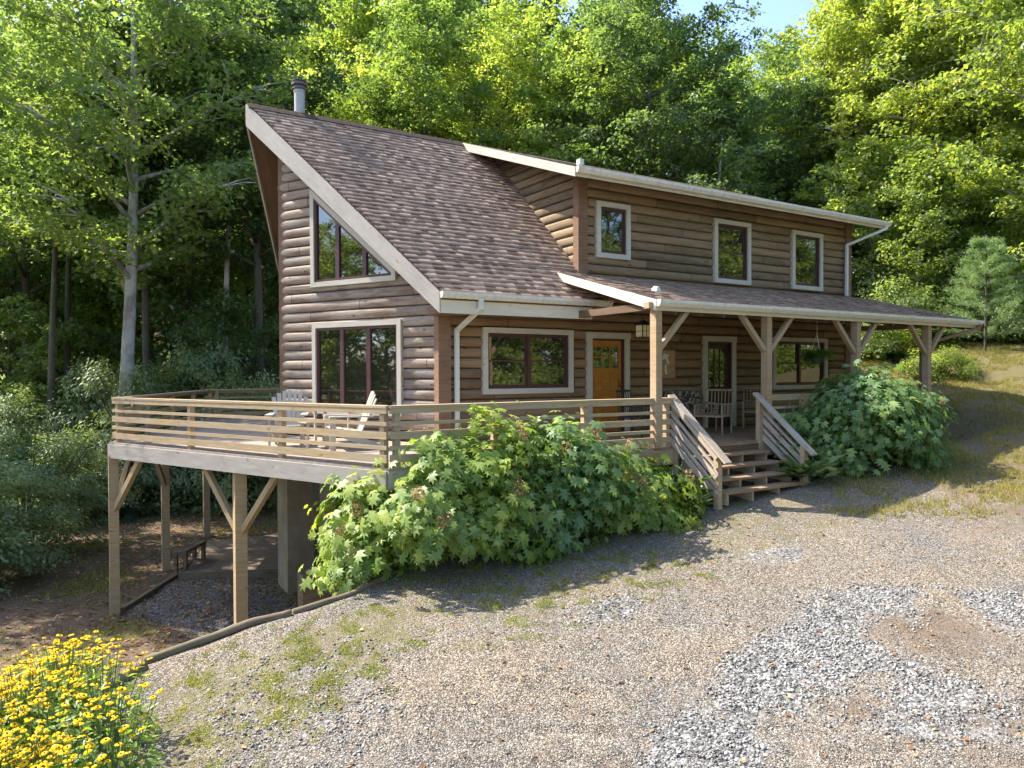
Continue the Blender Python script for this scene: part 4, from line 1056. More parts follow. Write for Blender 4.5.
porch = slab('porch_roof', [(PXL, PY, PZ-D0), (PXR, PY, PZ-D0), (PXR, .0, PB-D0), (PXL, .0, PB-D0)], .13, MAT['soffit'])
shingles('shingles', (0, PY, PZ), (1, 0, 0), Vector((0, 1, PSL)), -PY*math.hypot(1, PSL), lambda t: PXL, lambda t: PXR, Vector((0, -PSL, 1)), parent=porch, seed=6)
# ridge cap
b = MB()
for i in range(int((XR-XT)/.2)):
    x = XT+i*.2
    if x > XD-.75: break
    b.hexa([(x, R_-.14, ZR-.13), (x+.23, R_-.14, ZR-.12), (x+.23, R_, ZR+.01), (x, R_, ZR+.0), (x, R_-.14, ZR-.10), (x+.23, R_-.14, ZR-.095), (x+.23, R_, ZR+.04), (x, R_, ZR+.028)])
    b.hexa([(x, R_, ZR+.0), (x+.23, R_, ZR+.01), (x+.23, R_+.14, ZR-.12), (x, R_+.14, ZR-.13), (x, R_, ZR+.028), (x+.23, R_, ZR+.04), (x+.23, R_+.14, ZR-.095), (x, R_+.14, ZR-.10)])
b.build('ridge_cap', MAT['shingle'], house)
# barge boards (vertical faces along the prow rakes)
def board(name, p0, p1, drop0, drop1, out, th, mat, up=.0):
    p0 = Vector(p0); p1 = Vector(p1); o = Vector(out).normalized()*th; b = MB()
    b.hexa([p0-Vector((0,0,drop0)), p1-Vector((0,0,drop1)), p1-Vector((0,0,drop1))-o, p0-Vector((0,0,drop0))-o, p0+Vector((0,0,up)), p1+Vector((0,0,up)), p1+Vector((0,0,up))-o, p0+Vector((0,0,up))-o])
    return b.build(name, mat, house)
rn = Vector((-(R_+EO), (XT-XE), 0)).normalized()   # outward of rake
board('barge_board', Vector((XE, -EO, EZ-.005))+rn*.035, Vector((XT, R_, ZR-.005))+rn*.035, .36, .46, rn, .035, MAT['barge'])
rb = Vector((-(R_+EO), -(XT-XE), 0)).normalized()
board('barge_board', Vector((XT, R_+.02, ZR-.005))+rb*.033, Vector((XE, 2*R_+EO, EZ-.005))+rb*.033, .40, .36, rb, .035, MAT['barge'])
board('barge_board', (XD-.681-.03, -EO-.02, ZE-.002), (XD-.681-.03, R_, ZR+.02), .19, .19, (-1, 0, 0), .03, MAT['barge'])
board('barge_board', (PXL-.03, PY-.02, PZ-.002), (PXL-.03, -.06, PB), .19, .15, (-1, 0, 0), .03, MAT['fascia'])
board('barge_board', (PXR+.03, -.02, PB), (PXR+.03, PY-.02, PZ-.002), .15, .17, (1, 0, 0), .03, MAT['barge'])
board('barge_board', (XR+.03, R_, ZR), (XR+.03, -EO, ZE), .17, .17, (1, 0, 0), .03, MAT['barge'])
# fascias under the eaves
board('fascia', (XE+.0, -EO-.002, EZ-.13), (XD-.28, -EO-.002, EZ-.13), .23, .23, (0, -1, 0), .03, MAT['fascia'])
b = MB(); b.box(XE+.05, XD+.02, -EO+.03, -.05, EZ-.355, EZ-.335); b.build('soffit_board', MAT['soffit'], house)
board('fascia', (XD-.68, -EO-.002, ZE-.02), (XR, -EO-.002, ZE-.02), .15, .15, (0, -1, 0), .03, MAT['fascia'])
board('fascia', (PXL, PY-.002, PZ-.02), (PXR, PY-.002, PZ-.02), .16, .16, (0, -1, 0), .03, MAT['fascia'])
def gutter(x0, x1, y, z, d=.10, h=.115):
    b = MB(); prof = [(0, 0), (0, -h), (-.055, -h), (-d, -h*.45), (-d, 0), (-d+.012, 0), (-d+.012, -.02)]
    N_ = 40
    for i in range(N_):
        xa = x0+(x1-x0)*i/N_; xb = x0+(x1-x0)*(i+1)/N_
        for (ya, za), (yb, zb) in zip(prof[:-1], prof[1:]):
            b.poly([(xa, y+ya, z+za), (xb, y+ya, z+za), (xb, y+yb, z+zb), (xa, y+yb, z+zb)])
        b.poly([(xa, y-.001, z-.03), (xb, y-.001, z-.03), (xb, y-d+.012, z-.03), (xa, y-d+.012, z-.03)])
    for x in (x0, x1): b.poly([(x, y, z), (x, y, z-h), (x, y-.055, z-h), (x, y-d, z-h*.45), (x, y-d, z)])
    return b.build('gutter', MAT['gutter'], house)
gutter(XE-.02, XD+.15, -EO-.034, EZ+.012)
gutter(XD-.7, XR+.02, -EO-.034, ZE+.0)
gutter(PXL-.02, PXR+.05, PY-.034, PZ+.0)
# downspouts
def spout(pts, r=.042, m='white'):
    b = MB()
    P = [Vector(p) for p in pts]
    for i, (p, q) in enumerate(zip(P[:-1], P[1:])):
        d = (q-p).normalized(); b.bar(p-d*.015, q+d*.015, r*2-.004*i, r*1.6-.003*i, up=(0, 1, 0) if abs(d.z) > .5 else (0, 0, 1))
    return b.build('downspout', MAT[m], house, bevel=.012)
spout([(.35, -EO-.09, EZ-.1), (.35, -EO-.09, EZ-.26), (.25, -.14, EZ-.62), (.25, -.14, -.1)])
spout([(XW+.45, -EO-.08, ZE-.11), (XW+.4, -EO-.06, ZE-.2), (XW-.22, -.14, ZE-.58), (XW-.22, -.14, 3.38)])
spout([(PXR-.08, PY-.09, PZ-.11), (PXR-.12, PY-.06, PZ-.2), (11.16, -2.76, PZ-.62), (11.16, -2.74, .3)], m='corner')

# --- openings
def frame_ring(x0, x1, z0, z1, w, y0, y1):
    b = MB(); b.box(x0, x1, y0, y1, z1-w, z1); b.box(x0, x1, y0, y1, z0, z0+w); b.box(x0, x0+w, y0+.003, y1, z0+w, z1-w); b.box(x1-w, x1, y0+.003, y1, z0+w, z1-w); return b
def window(r, cols, hung, yw=0.):
    x0, x1, z0, z1 = r
    t = frame_ring(x0, x1, z0, z1, TR, yw-.10, yw+.02).build('window_trim', MAT['trim'], house, bevel=.006)
    w = frame_ring(x0+TR, x1-TR, z0+TR, z1-TR, .04, yw-.055, yw+.06)
    xi0, xi1, zi0, zi1 = x0+TR+.04, x1-TR-.04, z0+TR+.04, z1-TR-.04
    cw = (xi1-xi0)/cols
    for c in range(1, cols): w.box(xi0+c*cw-.035, xi0+c*cw+.035, yw-.052, yw+.055, zi0, zi1)
    f = w.build('window', MAT['sash'], house, bevel=.003)
    for c in range(cols):
        a = xi0+c*cw+(.035 if c else 0); e = xi0+(c+1)*cw-(.035 if c < cols-1 else 0)
        s = MB(); zm = (zi0+zi1)/2
        if hung:
            for (l, h_, dy) in ((zi0, zm+.018, .0), (zm-.018, zi1, .022)):
                k = frame_ring(a, e, l, h_, .032, yw-.028+dy, yw+.0+dy); s.v, off = s.v, len(s.v)
                s.f += [tuple(i+off for i in q) for q in k.f]; s.v += k.v; s.m += k.m; s.uv += k.uv
        else: s = frame_ring(a, e, zi0, zi1, .032, yw-.028, yw)
        s.build('sash', MAT['sash'], f)
        p = MB()
        if hung:
            p.poly([(a+.02, yw-.008, zi0+.02), (e-.02, yw-.008, zi0+.02), (e-.02, yw-.010, zm), (a+.02, yw-.010, zm)])
            p.poly([(a+.02, yw+.014, zm), (e-.02, yw+.014, zm), (e-.02, yw+.010, zi1-.02), (a+.02, yw+.010, zi1-.02)])
        else: p.poly([(a+.02, yw-.01, zi0+.02), (e-.02, yw-.01, zi0+.02), (e-.02, yw-.013, zi1-.02), (a+.02, yw-.013, zi1-.02)])
        p.build('pane', MAT['glass'], f)
    return f
window(W1, 2, True); window(W4, 2, True); window(U1, 1, False); window(U2, 1, True); window(U3, 1, False)
def door(r, mat, lite, cols, rows, plank):
    x0, x1, z0, z1 = r; b = MB()
    w = .13
    b.box(x0, x0+w, -.085, .02, z0, z1-w); b.box(x1-w, x1, -.085, .02, z0, z1-w); b.box(x0-.02, x1+.02, -.088, .02, z1-w, z1)
    b.build('door_trim', MAT['trim'], house, bevel=.006)
    jb = MB(); jb.box(x0+w, x0+w+.03, -.05, .1, z0, z1-w); jb.box(x1-w-.03, x1-w, -.05, .1, z0, z1-w); jb.box(x0+w+.03, x1-w-.03, -.048, .1, z1-w-.03, z1-w)
    jb.box(x0+w+.03, x1-w-.03, -.06, .1, 0, .03); jb.build('door_frame', MAT['sash'], house)
    a, e = x0+w+.035, x1-w-.035; t, bo = z1-w-.035, .035
    lx0, lx1, lz0, lz1 = a+lite[0], e-lite[0], bo+(t-bo)*lite[1], t-.13
    d = MB(); y0, y1 = .02, .06
    d.box(a, lx0, y0, y1, bo, t); d.box(lx1, e, y0, y1, bo, t); d.box(lx0, lx1, y0+.001, y1, lz1, t); d.box(lx0, lx1, y0+.001, y1, bo, bo+.22); d.box(lx0, lx1, y0+.001, y1, lz0-.12, lz0)
    cw = (lx1-lx0)/cols; rh = (lz1-lz0)/rows
    for c in range(1, cols): d.box(lx0+c*cw-.012, lx0+c*cw+.012, y0+.004, y1, lz0, lz1)
    for k in range(1, rows): d.box(lx0, lx1, y0+.005, y1, lz0+k*rh-.012, lz0+k*rh+.012)
    # recessed vertical boards in the lower panel
    pw = (lx1-lx0)/plank
    for k in range(plank): d.box(lx0+k*pw+.006, lx0+(k+1)*pw-.006, y0+.014, y1, bo+.22, lz0-.12)
    d.box(lx0, lx1, y0+.022, y1, bo+.21, lz0-.11)
    o = d.build('door', mat, house, bevel=.003)
    p = MB(); p.poly([(lx0, y0+.02, lz0), (lx1, y0+.02, lz0), (lx1, y0+.018, lz1), (lx0, y0+.018, lz1)]); p.build('pane', MAT['glass'], o)
    h = MB(); hx = e-.06 if mat is MAT['darkdoor'] else e-.06
    h.box(hx-.018, hx+.018, y0-.008, y0, .98, 1.18); h.tube([(hx, y0-.01, 1.03), (hx, y0-.05, 1.03)], .012, 8); h.lathe([(.0, -.025), (.025, -.018), (.03, 0), (.02, .02), (0, .024)], (hx, y0-.06, 1.03), 10)
    h.build('handle', MAT['brass'] if mat is MAT['door'] else MAT['darkmetal'], o)
    return o
door(D1, MAT['door'], (.08, .70), 3, 2, 3)
door(D2, MAT['darkdoor'], (.10, .46), 3, 3, 3)
# prow openings, built in the prow plane
def P3(s, z, o=0.): v = dP*s+nP*o; return Vector((v.x, v.y, z))
def pbar(b, s0, z0, s1, z1, w, o0, o1):
    """bar in the wall plane from (s0,z0) to (s1,z1), width w in plane, from depth o0 to o1"""
    d = Vector((s1-s0, z1-z0)).normalized(); n2 = Vector((-d.y, d.x))*(w/2)
    c = [(s0+n2.x, z0+n2.y), (s1+n2.x, z1+n2.y), (s1-n2.x, z1-n2.y), (s0-n2.x, z0-n2.y)]
    b.hexa([P3(s, z, o0) for s, z in c]+[P3(s, z, o1) for s, z in c])
def prow_window(poly, mull, trimw=.10):
    b = MB(); n = len(poly)
    # inset helper: offset each edge inward
    def inset(poly, w):
        out = []; m = len(poly)
        area = sum(poly[i][0]*poly[(i+1) % m][1]-poly[(i+1) % m][0]*poly[i][1] for i in range(m)); sg = 1 if area > 0 else -1
        L = []
        for i in range(m):
            p, q = Vector(poly[i]), Vector(poly[(i+1) % m]); d = (q-p).normalized(); nn = Vector((-d.y, d.x))*w*sg; L.append((p+nn, d))
        for i in range(m):
            p, d = L[i-1]; q, e = L[i]; den = d.x*e.y-d.y*e.x; t = ((q.x-p.x)*e.y-(q.y-p.y)*e.x)/den; out.append(tuple(p+d*t))
        return out
    def ring(b, P, Q, o0, o1):
        m = len(P)
        for i in range(m):
            j = (i+1) % m; c = [P[i], P[j], Q[j], Q[i]]
            b.hexa([P3(s, z, o0) for s, z in c]+[P3(s, z, o1) for s, z in c])
    Q = inset(poly, trimw); ring(b, poly, Q, -.01, .085); b.build('window_trim', MAT['trim'], house)
    Q2 = inset(poly, trimw+.055); w = MB(); ring(w, Q, Q2, -.04, .05)
    zt = lambda s: min(_top(Q2, s), 99)
    def _top(P, s):
        zs = []
        for i in range(len(P)):
            (a, za), (c, zc) = P[i], P[(i+1) % len(P)]
            if (a-s)*(c-s) <= 0 and abs(a-c) > 1e-6: zs.append(za+(zc-za)*(s-a)/(c-a))
        return max(zs)
    zb = Q2[0][1] if False else min(p[1] for p in Q2)
    for s in mull: pbar(w, s, zb, s, _top(Q2, s), .10, -.035, .045)
    f = w.build('window', MAT['sash'], house)
    xs = [min(p[0] for p in Q2)]+list(mull)+[max(p[0] for p in Q2)]
    for a, c in zip(xs[:-1], xs[1:]):
        a2, c2 = a+.001, c-.001; p = MB(); tl = random.uniform(-.002, .002)
        p.poly([P3(a2, zb, .01), P3(c2, zb, .01+tl), P3(c2, _top(Q2, c2), .012), P3(a2, _top(Q2, a2), .01)]); p.build('pane', MAT['glass'], f)
    return f
gl = GL; prow_window([(gl[0], gl[2]), (gl[1], gl[2]), (gl[1], gl[3]), (gl[0], gl[3])], [gl[0]+(gl[1]-gl[0])*.36, gl[0]+(gl[1]-gl[0])*.66])
gu = GU; zr0 = gu[3]-sl_s*(gu[1]-gu[0])
prow_window([(gu[0], gu[2]), (gu[1], gu[2]), (gu[1], gu[3]), (gu[0], zr0+.02)], [gu[0]+(gu[1]-gu[0])*.36, gu[0]+(gu[1]-gu[0])*.68])

# chimney pipe and vents
ch = MB(); cx, cy = -1.46, 3.99
ch.lathe([(.115, 5.9), (.115, 7.50), (.125, 7.50), (.125, 7.55)], (cx, cy, 0), 24); pipe = ch.build('chimney_pipe', MAT['metal'], house, smooth=False)
for p_ in pipe.data.polygons: p_.use_smooth = True
ch = MB(); ch.lathe([(.12, 7.55), (.155, 7.57), (.155, 7.60), (.13, 7.61), (.13, 7.64), (.175, 7.65), (.175, 7.70), (.13, 7.71), (.13, 7.73), (.155, 7.74), (.155, 7.76), (.05, 7.79), (0, 7.79)], (cx, cy, 0), 24)
ch.build('chimney_cap', simple('cap_metal', (.13, .11, .10), .5, .5), house)
v = MB(); v.box(XD-.70, XD-.60, -EO-.16, -EO-.05, ZE+.02, ZE+.12); v.build('roof_vent', MAT['white'], house, bevel=.01)
v = MB(); v.hexa([(3.6, -1.9, 2.85), (3.74, -1.9, 2.85), (3.74, -1.75, 2.89), (3.6, -1.75, 2.89), (3.64, -1.88, 2.94), (3.70, -1.88, 2.94), (3.70, -1.8, 2.96), (3.64, -1.8, 2.96)]); v.build('roof_vent', MAT['white'], house, bevel=.01)

# --- porch structure
PD = -2.888; PXS = [2.67, 5.531, 8.392, 11.14]
for i, x in enumerate(PXS):
    b = MB(); b.box(x-.068, x+.068, PD-.075, PD+.075, .002, 2.398); b.build('porch_post', MAT['post'], house, bevel=.006)
b = MB(); b.box(PXL+.03, PXR-.05, PD-.06, PD+.06, 2.40, 2.40+.0); b = MB(); b.box(2.45, 12.9, PD-.065, PD+.065, 2.40, 2.545-.04); b.build('porch_beam', MAT['post'], house, bevel=.006)
b = MB(); b.box(1.75, 2.62, PD+.16, PD+.30, 2.28, 2.46) ; b = MB(); b.bar((2.66, PD+.1, 2.45), (2.66, -.05, 2.45), .12, .13); b.build('porch_beam', MAT['soffit'], house)  # darker soffit wood puts the eave shade into this beam's colour
b = MB(); b.bar((12.45, PD+.1, 2.46), (12.45, -.05, 2.46), .12, .13); b.build('porch_beam', MAT['post'], house)
def brace(x, sgn):
    b = MB(); b.bar((x+sgn*.075, PD, 1.72), (x+sgn*.74, PD, 2.40), .09, .085, up=(0, 0, 1)); b.build('porch_brace', MAT['post'], house, bevel=.004)
brace(PXS[0], 1)
for x in PXS[1:]: brace(x, -1); brace(x, 1)
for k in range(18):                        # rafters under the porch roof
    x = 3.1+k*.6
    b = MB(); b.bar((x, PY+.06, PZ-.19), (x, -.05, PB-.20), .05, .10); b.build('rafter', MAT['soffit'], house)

# ------------------------------------------------------------------ deck
deck = thing('wooden_deck', 'raised grey wood deck wrapping the prow, on tall braced posts, with slatted rail', 'deck')
KX = -2.278; TX = -5.237; BY = 2*R_-PD
XEnd = 11.28
def bands(poly, y0, y1):
    def iv(y):
        xs = []
        for i in range(len(poly)):
            (x0_, y0_), (x1_, y1_) = poly[i], poly[(i+1) % len(poly)]
            if (y0_ <= y < y1_) or (y1_ <= y < y0_): xs.append(x0_+(x1_-x0_)*(y-y0_)/(y1_-y0_))
        return (min(xs), max(xs)) if len(xs) >= 2 else None
    return iv(y0+1e-4), iv(y1-1e-4)
def floorboards(name, poly, y0, y1, mat, bw=.14, gap=.007, th=.035, z=0.):
    b = MB(); y = y0
    while y < y1-.01:
        e = min(y+bw-gap, y1); A, B = bands(poly, y, e)
        if A and B:
            x0_, x1_ = max(A[0], B[0]) if False else A[0], A[1]; dz = random.uniform(-.002, .002)
            # butt joints every few metres
            joints = []; j = A[0]+random.uniform(1, 4.5)
            while j < A[1]: joints.append(j); j += 4.9
            X = [None]+joints+[None]
            for a, c in zip(X[:-1], X[1:]):
                a0, a1 = (A[0], B[0]) if a is None else (a+.002, a+.002); c0, c1 = (A[1], B[1]) if c is None else (c-.002, c-.002)
                if c0 <= a0: continue
                b.hexa([(a0, y, z-th), (c0, y, z-th), (c1, e, z-th), (a1, e, z-th), (a0, y, z+dz), (c0, y, z+dz), (c1, e, z+dz), (a1, e, z+dz)])
        y += bw
    return b.build(name, mat, deck)
polyL = [(KX, PD), (2.6, PD), (2.6, -.11), (-.11, -.11), (-PX-.12, R_), (-.11, 2*R_+.11), (3.0, 2*R_+.11), (3.0, BY), (KX, BY), (TX, R_)]
# three plain pieces: front strip, prow wedge lower and upper half, rear strip
floorboards('deck_floor', [(KX-.0, PD), (2.6, PD), (2.6, -.09), (KX-(0-.09-PD)*(KX-TX)/(R_-PD), -.09)], PD, -.09, MAT['deck'])
def xl(y): return KX-(y-PD)*(KX-TX)/(R_-PD)
floorboards('deck_floor', [(xl(-.08), -.08), (-.08, -.08), (-PX-.12, R_), (-.08, 2*R_+.08), (xl(-.08), 2*R_+.08), (TX, R_)], -.08, 2*R_+.08, MAT['deck'])
floorboards('deck_floor', [(xl(-.08), 2*R_+.09), (3.0, 2*R_+.09), (3.0, BY), (KX, BY)], 2*R_+.09, BY, MAT['deck'])
floorboards('porch_floor', [(2.605, PD), (XEnd, PD), (XEnd, -.1), (2.605, -.1)], PD, -.1, MAT['porch_floor'])
K3, T3, B3 = Vector((KX, PD, 0)), Vector((TX, R_, 0)), Vector((KX, BY, 0))
def fascia_run(a, b_, n, mat, h=.26, name='fascia'):
    a = Vector(a); b_ = Vector(b_); d = (b_-a); L = d.length; d.normalize(); o = Vector((d.y, -d.x, 0)) if n else Vector((-d.y, d.x, 0))
    k = max(1, round(L/3.6)); 
    for i in range(k):
        p = a+d*(L*i/k+.001); q = a+d*(L*(i+1)/k-.001); m = MB()
        m.hexa([p+o*.035+Vector((0,0,-.04-h)), q+o*.035+Vector((0,0,-.04-h)), q+Vector((0,0,-.04-h)), p+Vector((0,0,-.04-h)), p+o*.035+Vector((0,0,-.036)), q+o*.035+Vector((0,0,-.036)), q+Vector((0,0,-.036)), p+Vector((0,0,-.036))])
        m.build(name, mat, deck)
fascia_run(K3, T3, False, MAT['deck_grey']); fascia_run(T3, B3, False, MAT['deck_grey']); fascia_run(B3, (3, BY, 0), False, MAT['deck_grey'])
fascia_run((KX, PD, 0), (1.2, PD, 0), True, MAT['deck_grey']); fascia_run((1.2, PD, 0), (XEnd, PD, 0), True, MAT['post'])
# joists below
b = MB()
for k in range(12):
    y = PD+.5+k*1.05
    if y > BY-.3: break
    x0_ = KX-(y-PD)*(KX-TX)/(R_-PD) if y < R_ else KX-(BY-y)*(KX-TX)/(R_-PD)
    b.box(x0_+.12, -.1 if y < 0 or y > 2*R_ else -.12-PX*(1-abs(y-R_)/R_), y-.02, y+.02, -.26, -.045)
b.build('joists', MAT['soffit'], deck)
# support posts and braces
def lpost(x, y, zt=-.26, w=.17):
    b = MB(); b.box(x-w/2, x+w/2, y-w/2, y+w/2, hz(x, y)-.25, zt); return b.build('support_post', MAT['lowpost'], deck, bevel=.008)
def lbrace(p, q, w=.09, h=.10):
    b = MB(); b.bar(p, q, w, h); b.build('brace', MAT['lowpost'], deck, bevel=.004)
dKT = (T3-K3).normalized(); dTB = (B3-T3).normalized()
tipP = T3+Vector((.06, 0, 0)); lpost(tipP.x, tipP.y)
mid = Vector((-3.55, .36, 0)); lpost(mid.x, mid.y, w=.19)
p2 = Vector((-3.91, 6.84, 0)); lpost(p2.x, p2.y); p3 = Vector((-2.44, 10.2, 0)); lpost(p3.x, p3.y)
for pt, dr in ((mid, dKT), (mid, -dKT), (tipP, -dKT), (tipP, dTB), (p2, -dTB), (p3, -dTB)):
    lbrace(pt+dr*.06+Vector((0, 0, -1.30)), pt+dr*.98+Vector((0, 0, -.27)))
# rails
RH_ = .863
BRD = [(.752, .825), (.585, .635), (.40, .50), (.255, .31), (.075, .185)]
def rail_run(a, b_, out, posts, mat=MAT['rail'], parent=deck, ext0=0., ext1=0.):
    a = Vector(a); b_ = Vector(b_); d = (b_-a).normalized(); o = Vector(out).normalized(); L = (b_-a).length
    for (z0, z1) in BRD:
        m = MB(); zc = (z0+z1)/2; n = max(1, round(L/3.7))
        for i in range(n):
            p = a+d*(L*i/n+(.0 if i else -ext0)); q = a+d*(L*(i+1)/n-.003+(ext1 if i == n-1 else 0))
            m.bar(p+o*.062+Vector((0, 0, zc)), q+o*.062+Vector((0, 0, zc+random.uniform(-.004, .004))), .034, z1-z0)
        m.build('rail_board', mat, parent)
    m = MB(); m.bar(a-d*ext0+o*.0+Vector((0, 0, RH_-.018)), b_+d*ext1+Vector((0, 0, RH_-.018)), .17, .036); m.build('rail_cap', mat, parent, bevel=.004)
    for s in posts:
        p = a+d*s; m = MB(); u = d*.044; w = o*.044
        m.hexa([p-u-w+Vector((0,0,-.2)), p+u-w+Vector((0,0,-.2)), p+u+w+Vector((0,0,-.2)), p-u+w+Vector((0,0,-.2)), p-u-w+Vector((0,0,RH_-.038)), p+u-w+Vector((0,0,RH_-.038)), p+u+w+Vector((0,0,RH_-.038)), p-u+w+Vector((0,0,RH_-.038))])
        m.build('rail_post', mat, parent, bevel=.003)
inn = .06
oKT = -Vector((dKT.y, -dKT.x, 0)); oTB = -Vector((dTB.y, -dTB.x, 0)); oF = Vector((0, -1, 0))
Ki = K3-oF*inn+Vector((.04, 0, 0)); Ti = T3+Vector((.12, 0, 0)); Bi = B3-oTB*inn
LKT = (Ti-(K3-oKT*inn)).length
def s_at(px):                            # distance along the prow rail at a picture column
    d = ray(px, 400); a0 = K3-oKT*inn; den = d[0]*dKT.y-d[1]*dKT.x
    return -((a0.x-CAM[0])*d[1]-(a0.y-CAM[1])*d[0])/(dKT.x*d[1]-dKT.y*d[0])
rail_run(K3-oKT*inn, Ti, oKT, [.12, s_at(281), s_at(189), LKT-.1])
rail_run(Ti, Bi, oTB, [1.8, 3.6, 5.4, 7.1])
rail_run(Bi, (3.0, BY-inn, 0), (0, 1, 0), [.15, 1.9, 3.6])
rail_run(Ki, (3.06, PD+inn, 0), oF, [.12, 1.7, 3.4, 5.2], ext1=.04)
rail_run((5.36, PD+inn, 0), (11.1, PD+inn, 0), oF, [.1, 1.5, 4.4], ext0=.04)

# ------------------------------------------------------------------ steps
steps = thing('porch_steps', 'weathered wooden steps with slatted side rails leading up to the porch', 'steps', (4.2, PD-.5, -.83))
steps.location = (0, 0, 0)
SX0, SX1 = 3.096, 5.307; RISE = .166; RUN = .265
for k in range(1, 5):
    b = MB(); y = PD-.04-(k-1)*RUN
    b.box(SX0+.06, SX1-.06, y-RUN-.02, y-.135-.0, -k*RISE-.038, -k*RISE+random.uniform(-.001, .001)); b.box(SX0+.06, SX1-.06, y-.128, y-.002, -k*RISE-.038, -k*RISE)
    b.build('tread', MAT['porch_floor'], steps, bevel=.004)
for x in (SX0+.14, SX0+.75, SX0+1.42, SX1-.14):
    b = MB(); 
    for k in range(1, 5):
        y = PD-.04-(k-1)*RUN; b.box(x-.02, x+.02, y-RUN+.01, y-.003*k, -k*RISE-.34+(.0 if k < 4 else .12), -k*RISE-.039)
    b.build('stringer', MAT['rail'], steps)
b = MB(); b.box(SX0+.02, SX1-.02, PD-.036, PD-.004, -.62, -.05); b.build('riser_board', MAT['soffit'], steps)
NY = PD-1.0
for x in (SX0, SX1):
    sd = -1 if x == SX0 else 1
    b = MB(); b.box(x-.05, x+.05, NY-.05, NY+.05, hz(x, NY)-.1, -.02); b.build('newel_post', MAT['rail'], steps, bevel=.005)
    b = MB(); b.box(x-.045, x+.045, PD-.06, PD+.03, -.5, RH_-.02); b.build('newel_post', MAT['rail'], steps, bevel=.005)
    z1, z0 = RH_+.0, -.02+.02; sl = (z1-z0)/(PD-NY)
    b = MB(); b.bar((x, PD+.08, z1+.04), (x, NY-.22, z0-.19+.02), .15, .036); b.build('handrail', MAT['stairrail'], steps, bevel=.004)
    for (a0, a1) in BRD:
        zc = (a0+a1)/2-RH_; b = MB()
        b.bar((x+sd*.066, PD+.03, z1+zc), (x+sd*.066, NY-.04, z0+zc*.92-.04), .034, (a1-a0)*.86); b.build('side_board', MAT['stairrail'], steps)

# ------------------------------------------------------------------ furniture and small things
def adirondack():
    root = thing('adirondack_chair', '', 'chair', group='slatted chairs on the deck')
    b = MB()
    for i in range(5):                     # seat slats, sloping back
        y = -.26+i*.115; b.bar((-.27, y, .38-.07*(i/4)), (.27, y, .38-.07*(i/4)), .10, .02)
    b.build('seat', MAT['chair'], root)
    b = MB()
    for i in range(7):
        f = (i-3)/3; top = 1.0-.13*f*f
        b.bar((f*.20, .20, .28), (f*.29, .46, top), .072, .018, up=(0, -1, .3))
    b.build('backrest', MAT['chair'], root)
    b = MB(); b.bar((-.28, .37, .62), (.28, .37, .62), .06, .02, up=(0, 1, 0)); b.build('back_rail', MAT['chair'], root)
    for s in (-1, 1):
        b = MB(); b.hexa([(s*.30-.065, -.34, .56), (s*.30+.065, -.34, .56), (s*.30+.05, .40, .56), (s*.30-.05, .40, .56), (s*.30-.065, -.34, .585), (s*.30+.065, -.34, .585), (s*.30+.05, .40, .585), (s*.30-.05, .40, .585)]); b.build('armrest', MAT['chair'], root)
        b = MB(); b.bar((s*.29, -.28, 0), (s*.29, -.28, .56), .03, .10, up=(0, 1, 0)); b.build('leg', MAT['chair'], root)
        b = MB(); b.bar((s*.255, -.33, .35), (s*.255, .52, .03), .03, .11); b.build('leg', MAT['chair'], root)
    return root
def atdeck(px, py): x, y = on_z(px, py, 0.); return (x, y, .002)
c1 = adirondack(); c1.location = atdeck(288, 446); c1.rotation_euler = (0, 0, -.35); c1['label'] = 'pale slatted chair with fan back against the prow window, left of the little table'
dup(c1, atdeck(347, 449), -1.75, 'pale slatted chair seen from the side, right of the little table')
st = thing('side_table', 'low pale side table standing between the slatted deck chairs', 'table', atdeck(316, 447))
b = MB()
for i in range(6): b.box(-.25+i*.085, -.25+i*.085+.075, -.24, .24, .44, .462)
b.build('tabletop', MAT['chair'], st)
for sx in (-1, 1):
    for sy in (-1, 1): b = MB(); b.bar((sx*.21, sy*.2, 0), (sx*.19, sy*.18, .44), .04, .04); b.build('leg', MAT['chair'], st)
b = MB(); b.lathe([(0, 0), (.045, 0), (.05, .08), (.04, .13), (.035, .13), (.03, .02)], n=14)
o = b.build('cup', MAT['darkmetal']); o.location = (st.location[0]+.05, st.location[1]-.03, .466); tag(o, 'small dark cup on the side table of the deck', 'cup')
gt = thing('patio_table', 'larger slatted table by the prow window behind the deck chairs', 'table', atdeck(330, 441)); gt.location.x += .15
b = MB()
for i in range(8): b.box(-.4+i*.1, -.4+i*.1+.09, -.35, .35, .60, .625)
b.build('tabletop', MAT['chair'], gt)
for sx in (-1, 1):
    for sy in (-1, 1): b = MB(); b.bar((sx*.34, sy*.3, 0), (sx*.34, sy*.3, .60), .05, .05); b.build('leg', MAT['chair'], gt)

